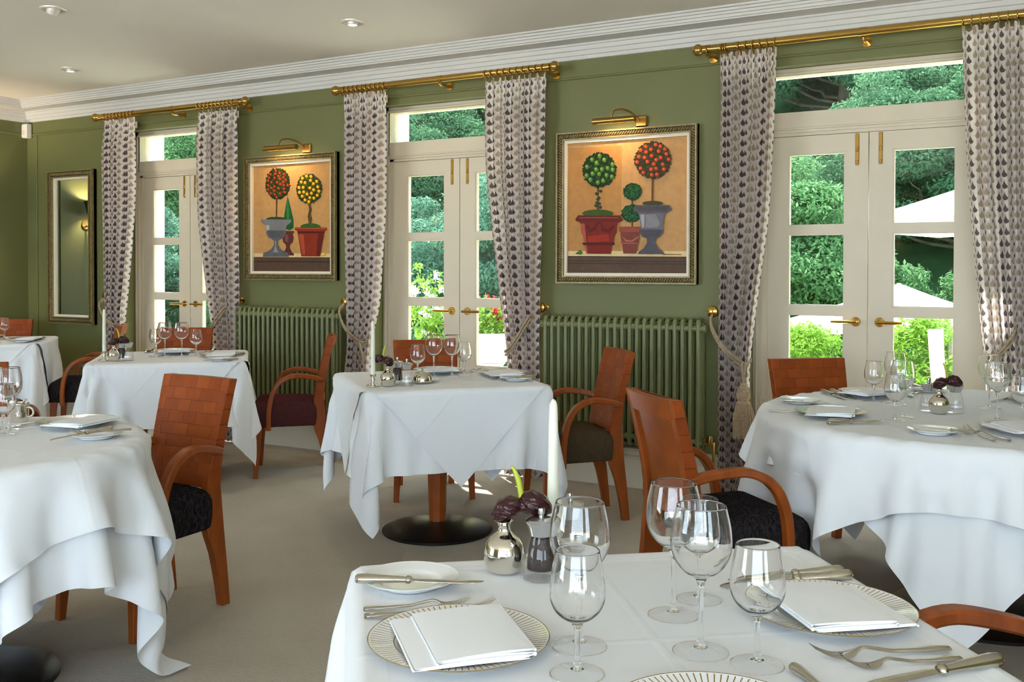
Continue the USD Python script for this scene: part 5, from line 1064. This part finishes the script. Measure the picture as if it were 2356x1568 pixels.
lay('knife', 6, (1885, 901), (1954, 922), 'left one of the two knives by the woven chair back '+M6); lay('knife', 6, (1903, 899), (1976, 921), 'right one of the two knives by the woven chair back '+M6)
put('side', 6, 1842, 927, 'side plate at the left end '+M6); lay('knife', 6, (1803, 924), (1908, 929), 'butter knife on the left side plate '+M6, dz=.0155)
put('charger', 6, 1910, 953, 'charger plate at the left end '+M6); put('napkin', 6, 1912, 950, 'napkin at the left end '+M6, dz=.0165, rz=10)
lay('fork', 6, (1787, 947), (1855, 941), 'fork at the left edge '+M6); lay('knife', 6, (1903, 977), (2036, 973), 'nearer of the parallel knives by the left napkin '+M6); lay('knife', 6, (1905, 973), (2030, 968), 'farther of the parallel knives by the left napkin '+M6)
put('side', 6, 2148, 997, 'side plate near the front '+M6); lay('knife', 6, (2222, 996), (2135, 986), 'butter knife on the front side plate '+M6, dz=.0155)
lay('fork', 6, (2290, 1016), (2211, 983), 'nearer of the two forks near the front '+M6); lay('fork', 6, (2324, 1016), (2220, 980), 'farther of the two forks near the front '+M6)
put('charger', 6, 2350, 991, 'charger plate cut off by the right edge, front '+M6); put('napkin', 6, 2352, 986, 'napkin cut off by the right edge, front '+M6, dz=.0165, rz=35)
put('charger', 6, 2400, 927, 'charger plate cut off by the right edge, far side '+M6); lay('knife', 6, (2330, 918), (2283, 924), 'knife at the far right '+M6)
put('side', 6, 2131, 900, 'side plate behind the flower '+M6); lay('knife', 6, (2106, 889), (2150, 897), 'butter knife behind the flower '+M6, dz=.0155); lay('fork', 6, (2122, 901), (2082, 910), 'fork behind the wine glasses '+M6)
# ------------------------------------------------------------------ the garden outside
gx, gy = np.meshgrid(np.linspace(-60, 40, 61), np.r_[np.linspace(WY+WT, 9, 8), np.linspace(9.5, 60, 50)], indexing='ij')
gz = np.interp(gy, [0, 8.0, 9.2, 14, 19, 26, 40, 60], [-.16, -.18, -.75, -1.7, -1.8, 3.0, 14, 18])+.25*meshkit.fbm(np.stack([gx*.2, gy*.2, 0*gx], -1), 3)*np.clip((gy-9)/4, 0, 1)
v, f = grid(np.stack([gx, gy, gz], -1)); cy = gy[:-1, :-1].ravel(); sel = np.concatenate([cy < 8.9, cy < 8.9]); far = np.concatenate([cy >= 18.5, cy >= 18.5])
def used(f):
    k, i = np.unique(f, return_inverse=True); return v[k], i.reshape(f.shape)
obj('terrace', used(f[sel]), 'paving', smooth=True, label='pale paved terrace just outside the french doors', cat='terrace', kind='structure')
obj('lawn', used(f[~sel & ~far]), 'lawn', smooth=True, label='green lawn sloping down beyond the terrace', cat='lawn', kind='structure')
obj('wooded_bank', used(f[far]), 'wooded_ground', smooth=True, label='dark wooded bank rising behind the garden trees', cat='bank', kind='structure')
obj('forecourt', box(-60, 40, -60, FY-.25, -.3, -.15), 'grey_paving', smooth=False, label='paved ground on the other side of the building', cat='ground', kind='structure')
def leaves(pts, nrm, size, rng, jit=.9):
    """One folded diamond per point, facing roughly along nrm."""
    n = len(pts); d = nrm+rng.normal(0, jit, (n, 3)); d /= np.linalg.norm(d, axis=1, keepdims=True)+1e-9
    t = np.cross(d, rng.normal(0, 1, (n, 3))); t /= np.linalg.norm(t, axis=1, keepdims=True)+1e-9; b = np.cross(d, t); s = size*rng.uniform(.6, 1.3, (n, 1))
    V = np.stack([pts-t*s, pts+b*s*.42+d*s*.12, pts+t*s, pts-b*s*.42+d*s*.12], 1).reshape(-1, 3); k = np.arange(n)[:, None]*4
    return V, np.vstack([k+[0, 1, 2], k+[0, 2, 3]])
def crown_leaves(rad, n_clump, per, size, seed, spread=.42):
    rng = np.random.default_rng(seed); c = rng.normal(0, 1, (n_clump, 3)); c /= np.linalg.norm(c, axis=1, keepdims=True); c[:, 2] = np.abs(c[:, 2])*1.0-.35*(rng.random(n_clump) < .5)
    C = c*np.asarray(rad)*rng.uniform(.72, 1.0, (n_clump, 1)); sz = rng.uniform(.6, 1.25, n_clump)
    p = rng.normal(0, 1, (n_clump, per, 3)); p /= np.linalg.norm(p, axis=2, keepdims=True); p *= rng.uniform(.55, 1.0, (n_clump, per, 1))*np.array([1.15, 1.15, .62])*spread*sz[:, None, None]
    pts = (C[:, None]+p).reshape(-1, 3); nr = (p*[1, 1, 2]+c[:, None]*.2+[0, 0, .35]).reshape(-1, 3)
    return leaves(pts, nr/np.maximum(np.linalg.norm(nr, axis=1, keepdims=True), 1e-9), size, rng, .55)
def make_tree(rad, zc, n, per, size, m, seed):
    def build(T):
        V, F = crown_leaves(rad, n, per, size, seed, .62)
        V = V+[0, 0, zc]
        obj('foliage', (V, F), m, T, smooth=False, kind='stuff')
        rng = random.Random(seed); h = zc
        ms = [sweep(spline([(0, 0, -.3), (.08, .05, h*.4), (-.05, .1, h), (.1, 0, h+rad[2]*.6)], 14), circ(1, 9), up=(0, 1, 0), scale=np.linspace(.24, .06, 14))]
        obj('trunk', join(*ms), 'bark', T)
        bs = []
        for k in range(16):
            a = rng.uniform(0, 2*PI); z = rng.uniform(.3, 1.0)*h; r = rng.uniform(.75, 1.02)
            e = (rad[0]*r*math.cos(a), rad[1]*r*math.sin(a), z+rng.uniform(.3, 1.6)); p = spline([(0, 0, z*.8), (e[0]*.5, e[1]*.5, z+.15), e], 10)
            bs.append(sweep(p+np.random.default_rng(k).normal(0, .05, p.shape), circ(1, 5), up=(0, .3, 1), scale=np.linspace(.05, .010, 10)))
        obj('branch', join(*bs), 'bark', T)
    return build
KT = {'broad': make_tree((3.4, 2.8, 3.6), 3.0, 190, 800, .060, 'leaf_broad', 41), 'blue': make_tree((3.2, 2.6, 3.9), 3.1, 190, 800, .055, 'leaf_blue', 42), 'dark': make_tree((3.6, 2.8, 3.4), 2.8, 190, 800, .058, 'leaf_dark', 43)}
TR = [ # kind, x, y, turn, scale, label
 ('broad', -25.2, 16.6, 200, .74, 'leafy tree left of the view through the leftmost doors'), ('blue', -20.0, 16.2, 0, .76, 'blue-green tree filling the leftmost french doors'), ('dark', -14.8, 16.6, 100, .74, 'dark tree between the leftmost and the middle doors'),
 ('blue', -9.7, 16.2, 150, .76, 'blue-green tree filling the middle french doors'), ('broad', -4.5, 16.0, 310, .76, 'light green tree in the left leaf of the right-hand doors'), ('broad', .7, 16.4, 130, .74, 'light green tree in the right leaf of the right-hand doors'), ('dark', 5.9, 16.8, 60, .74, 'dark tree beyond the right edge, behind the parasols'),
 ('dark', -30.0, 23.0, 20, .88, 'dark tree of the second row, farthest left'), ('broad', -23.0, 22.6, 75, .88, 'leafy tree of the second row behind the leftmost doors'), ('dark', -16.0, 22.8, 250, .88, 'dark tree of the second row left of the middle doors'), ('blue', -9.0, 22.4, 330, .88, 'blue-green tree of the second row behind the middle doors'), ('dark', -2.0, 22.6, 190, .88, 'dark tree of the second row behind the right-hand doors'), ('blue', 5.0, 23.0, 80, .88, 'blue-green tree of the second row at the right'),
 ('dark', -5.4, 27.6, 140, 1.0, 'dark tree filling the gap above the tasselled curtain'), ('broad', -12.6, 27.6, 40, 1.0, 'leafy tree half way up the bank behind the middle doors'), ('dark', -19.8, 27.6, 280, 1.0, 'dark tree half way up the bank behind the leftmost doors'), ('broad', 1.8, 27.6, 170, 1.0, 'leafy tree half way up the bank behind the parasols'),
 ('blue', -36.0, 33.0, 300, 1.5, 'tall blue-green tree at the back, far left'), ('broad', -25.0, 33.0, 15, 1.5, 'tall leafy tree at the back behind the leftmost doors'), ('dark', -14.0, 33.0, 45, 1.5, 'tall dark tree at the back behind the middle doors'), ('broad', -3.0, 33.0, 120, 1.5, 'tall leafy tree at the back behind the right-hand doors'), ('dark', 8.0, 33.0, 210, 1.5, 'tall dark tree at the back, far right')]
for kd, x, y, a, s, l in TR: copy_or_build('tree_'+kd, KT[kd], 'tree', l, 'tree', (x, y, float(np.interp(y, [14, 19, 26, 40], [-1.7, -1.8, 3.0, 14]))-.2), (0, 0, a), 'trees beyond the french doors', s)
def make_shrub(rad, n, per, size, m, seed):
    def build(T):
        V, F = crown_leaves(rad, n, per, size, seed, .16); obj('foliage', (V+[0, 0, rad[2]*.35], F), m, T, smooth=False, kind='stuff')
        rng = random.Random(seed); obj('stem', join(*[tube([(0, 0, -.1), (rad[0]*.6*math.cos(a), rad[1]*.6*math.sin(a), rad[2]*.9)], .012, 5) for a in [rng.uniform(0, 2*PI) for _ in range(9)]]), 'bark', T)
    return build
sh = make_shrub((.55, .5, .95), 260, 120, .024, 'leaf_lime', 51)
for (px, py, Y, a, s, l) in ((1862, 905, 8.8, 0, .85, 'lime green shrub in the lower pane of the left door leaf'), (2095, 905, 8.2, 120, .95, 'lime green shrub beside the pale post in the right door leaf'), (1640, 905, 9.9, 50, .8, 'lime green shrub hidden behind the tasselled curtain')):
    p = aty(px, py, Y); copy_or_build('shrub', sh, 'shrub', l, 'shrub', (p[0], Y, -.25), (0, 0, a), 'lime green shrubs on the terrace edge', s)
def parasol(px, py, Y, r, rise, label, post=True, turn=20):
    p = aty(px, py, Y); g = -.2 if Y < 9 else float(np.interp(Y, [9.2, 14, 19], [-.75, -1.7, -1.8]))
    T = thing('parasol', label, 'parasol', (p[0], Y, p[2]), (0, 0, turn), 'white garden parasols')
    n = 8; a = np.arange(n)*2*PI/n; R = []
    for t in np.linspace(0, 1, 8):
        z = rise*(1-t)-.06*math.sin(PI*t)*rise; q = np.stack([r*t*np.cos(a), r*t*np.sin(a), np.full(n, z)], 1); m = (q+np.roll(q, -1, 0))/2; m[:, 2] -= .035*t; R.append(np.stack([q, m], 1).reshape(-1, 3))
    R.append(R[-1]-[0, 0, .12]); P = np.array(R); P = np.concatenate([P, P[:, :1]], 1)
    obj('canopy', grid(P[:8]), 'parasol_cloth', T, smooth=20); obj('valance', grid(P[7:]), 'parasol_cloth', T, smooth=20)
    obj('pole', tube([(0, 0, rise), (0, 0, g-p[2])], .025, 10), 'weathered_wood', T)
    for k in range(n): obj('rib', tube([(0, 0, rise-.03), (r*.98*math.cos(a[k]), r*.98*math.sin(a[k]), -.02)], .008, 5), 'weathered_wood', T)
parasol(2300, 500, 10.5, 1.30, .42, 'white parasol cut off by the right curtain, the higher one', turn=10)
parasol(2068, 733, 11.8, 1.23, .40, 'white parasol lower down across both leaves of the right-hand doors', turn=28)
p = aty(2158, 890, 7.6); T = thing('timber_post', 'pale weathered timber post beside the lime green shrub outside', 'post', (p[0], 7.6, -.2))
q = aty(2150, 757, 7.6)[2]+.2
obj('post', sweep(spline([(.045, 0, 0), (.03, 0, q*.4), (0, 0, q*.7), (-.02, 0, q)], 16), rrect(.092, .08, .02), up=(0, 1, 0), scale=np.linspace(.8, 1.1, 16)), 'weathered_wood', T, smooth=40)
p = aty(2186, 890, 8.2); T = thing('garden_stake', 'thin grey garden stake just right of the pale timber post', 'stake', (p[0], 8.2, -.2)); q = aty(2186, 770, 8.2)[2]+.2
obj('stake', sweep([(0, 0, 0), (0, 0, q*.9), (0, 0, q)], rrect(.05, .05, .012), up=(0, 1, 0), scale=[1, 1, .7]), 'grey_post', T, smooth=30)
def planter(px, py, Y, r, label, petal, cl, n, hgt, wide):
    p = aty(px, py, Y); z = p[2]
    T = thing('stone_planter', 'white stone planter '+label, 'planter', (p[0], Y, -.17))
    k = z+.17
    obj('bowl', lathe([(0, k), *prof([(.10, k), (.16, k+.03), (r*.94, k+.12), (r, k+.20), (r*1.06, k+.235), (r*1.06, k+.25)], 20), (r*.96, k+.25), (r*.9, k+.2), (0, k+.19)], 36), 'stone_pot', T, smooth=40)
    obj('pedestal', lathe([(0, 0), (.17, 0), (.17, .06), (.11, .09), (.085, k*.5), (.10, k-.02), (.12, k+.004), (0, k+.005)], 28), 'stone_pot', T, smooth=35)
    obj('soil', lathe([(0, k+.225), (r*.95, k+.222)], 24), 'soil', T)
    F = thing('flowering_plant', cl, 'plant', (p[0], Y, z+.22)); rng = np.random.default_rng(int(px))
    c = rng.normal(0, 1, (60, 3))*[wide*.5, wide*.5, hgt*.28]+[0, 0, hgt*.35]; V, f = leaves((c[:, None]+rng.normal(0, .03, (60, 14, 3))).reshape(-1, 3), rng.normal(0, 1, (840, 3)), .03, rng)
    V[:, 2] = np.abs(V[:, 2]); obj('foliage', (V, f), 'leaf_lime', F, smooth=False, kind='stuff')
    b = rng.normal(0, 1, (n, 3))*[wide*.45, wide*.45, hgt*.24]+[0, 0, hgt*.62]; V, f = leaves((b[:, None]+rng.normal(0, .016, (n, 26, 3))).reshape(-1, 3), rng.normal(0, 1, (n*26, 3)), .020, rng)
    V[:, 2] = np.abs(V[:, 2]); obj('blossom', (V, f), petal, F, smooth=False, kind='stuff')
planter(1130, 834, 6.9, .24, 'in the right leaf of the middle doors', 'petal_red', 'red geranium in the stone planter outside the middle french doors', 14, .34, .24)
planter(990, 850, 7.3, .22, 'in the left leaf of the middle doors', 'petal_white', 'white flowering plant outside the left leaf of the middle doors', 30, .62, .22)
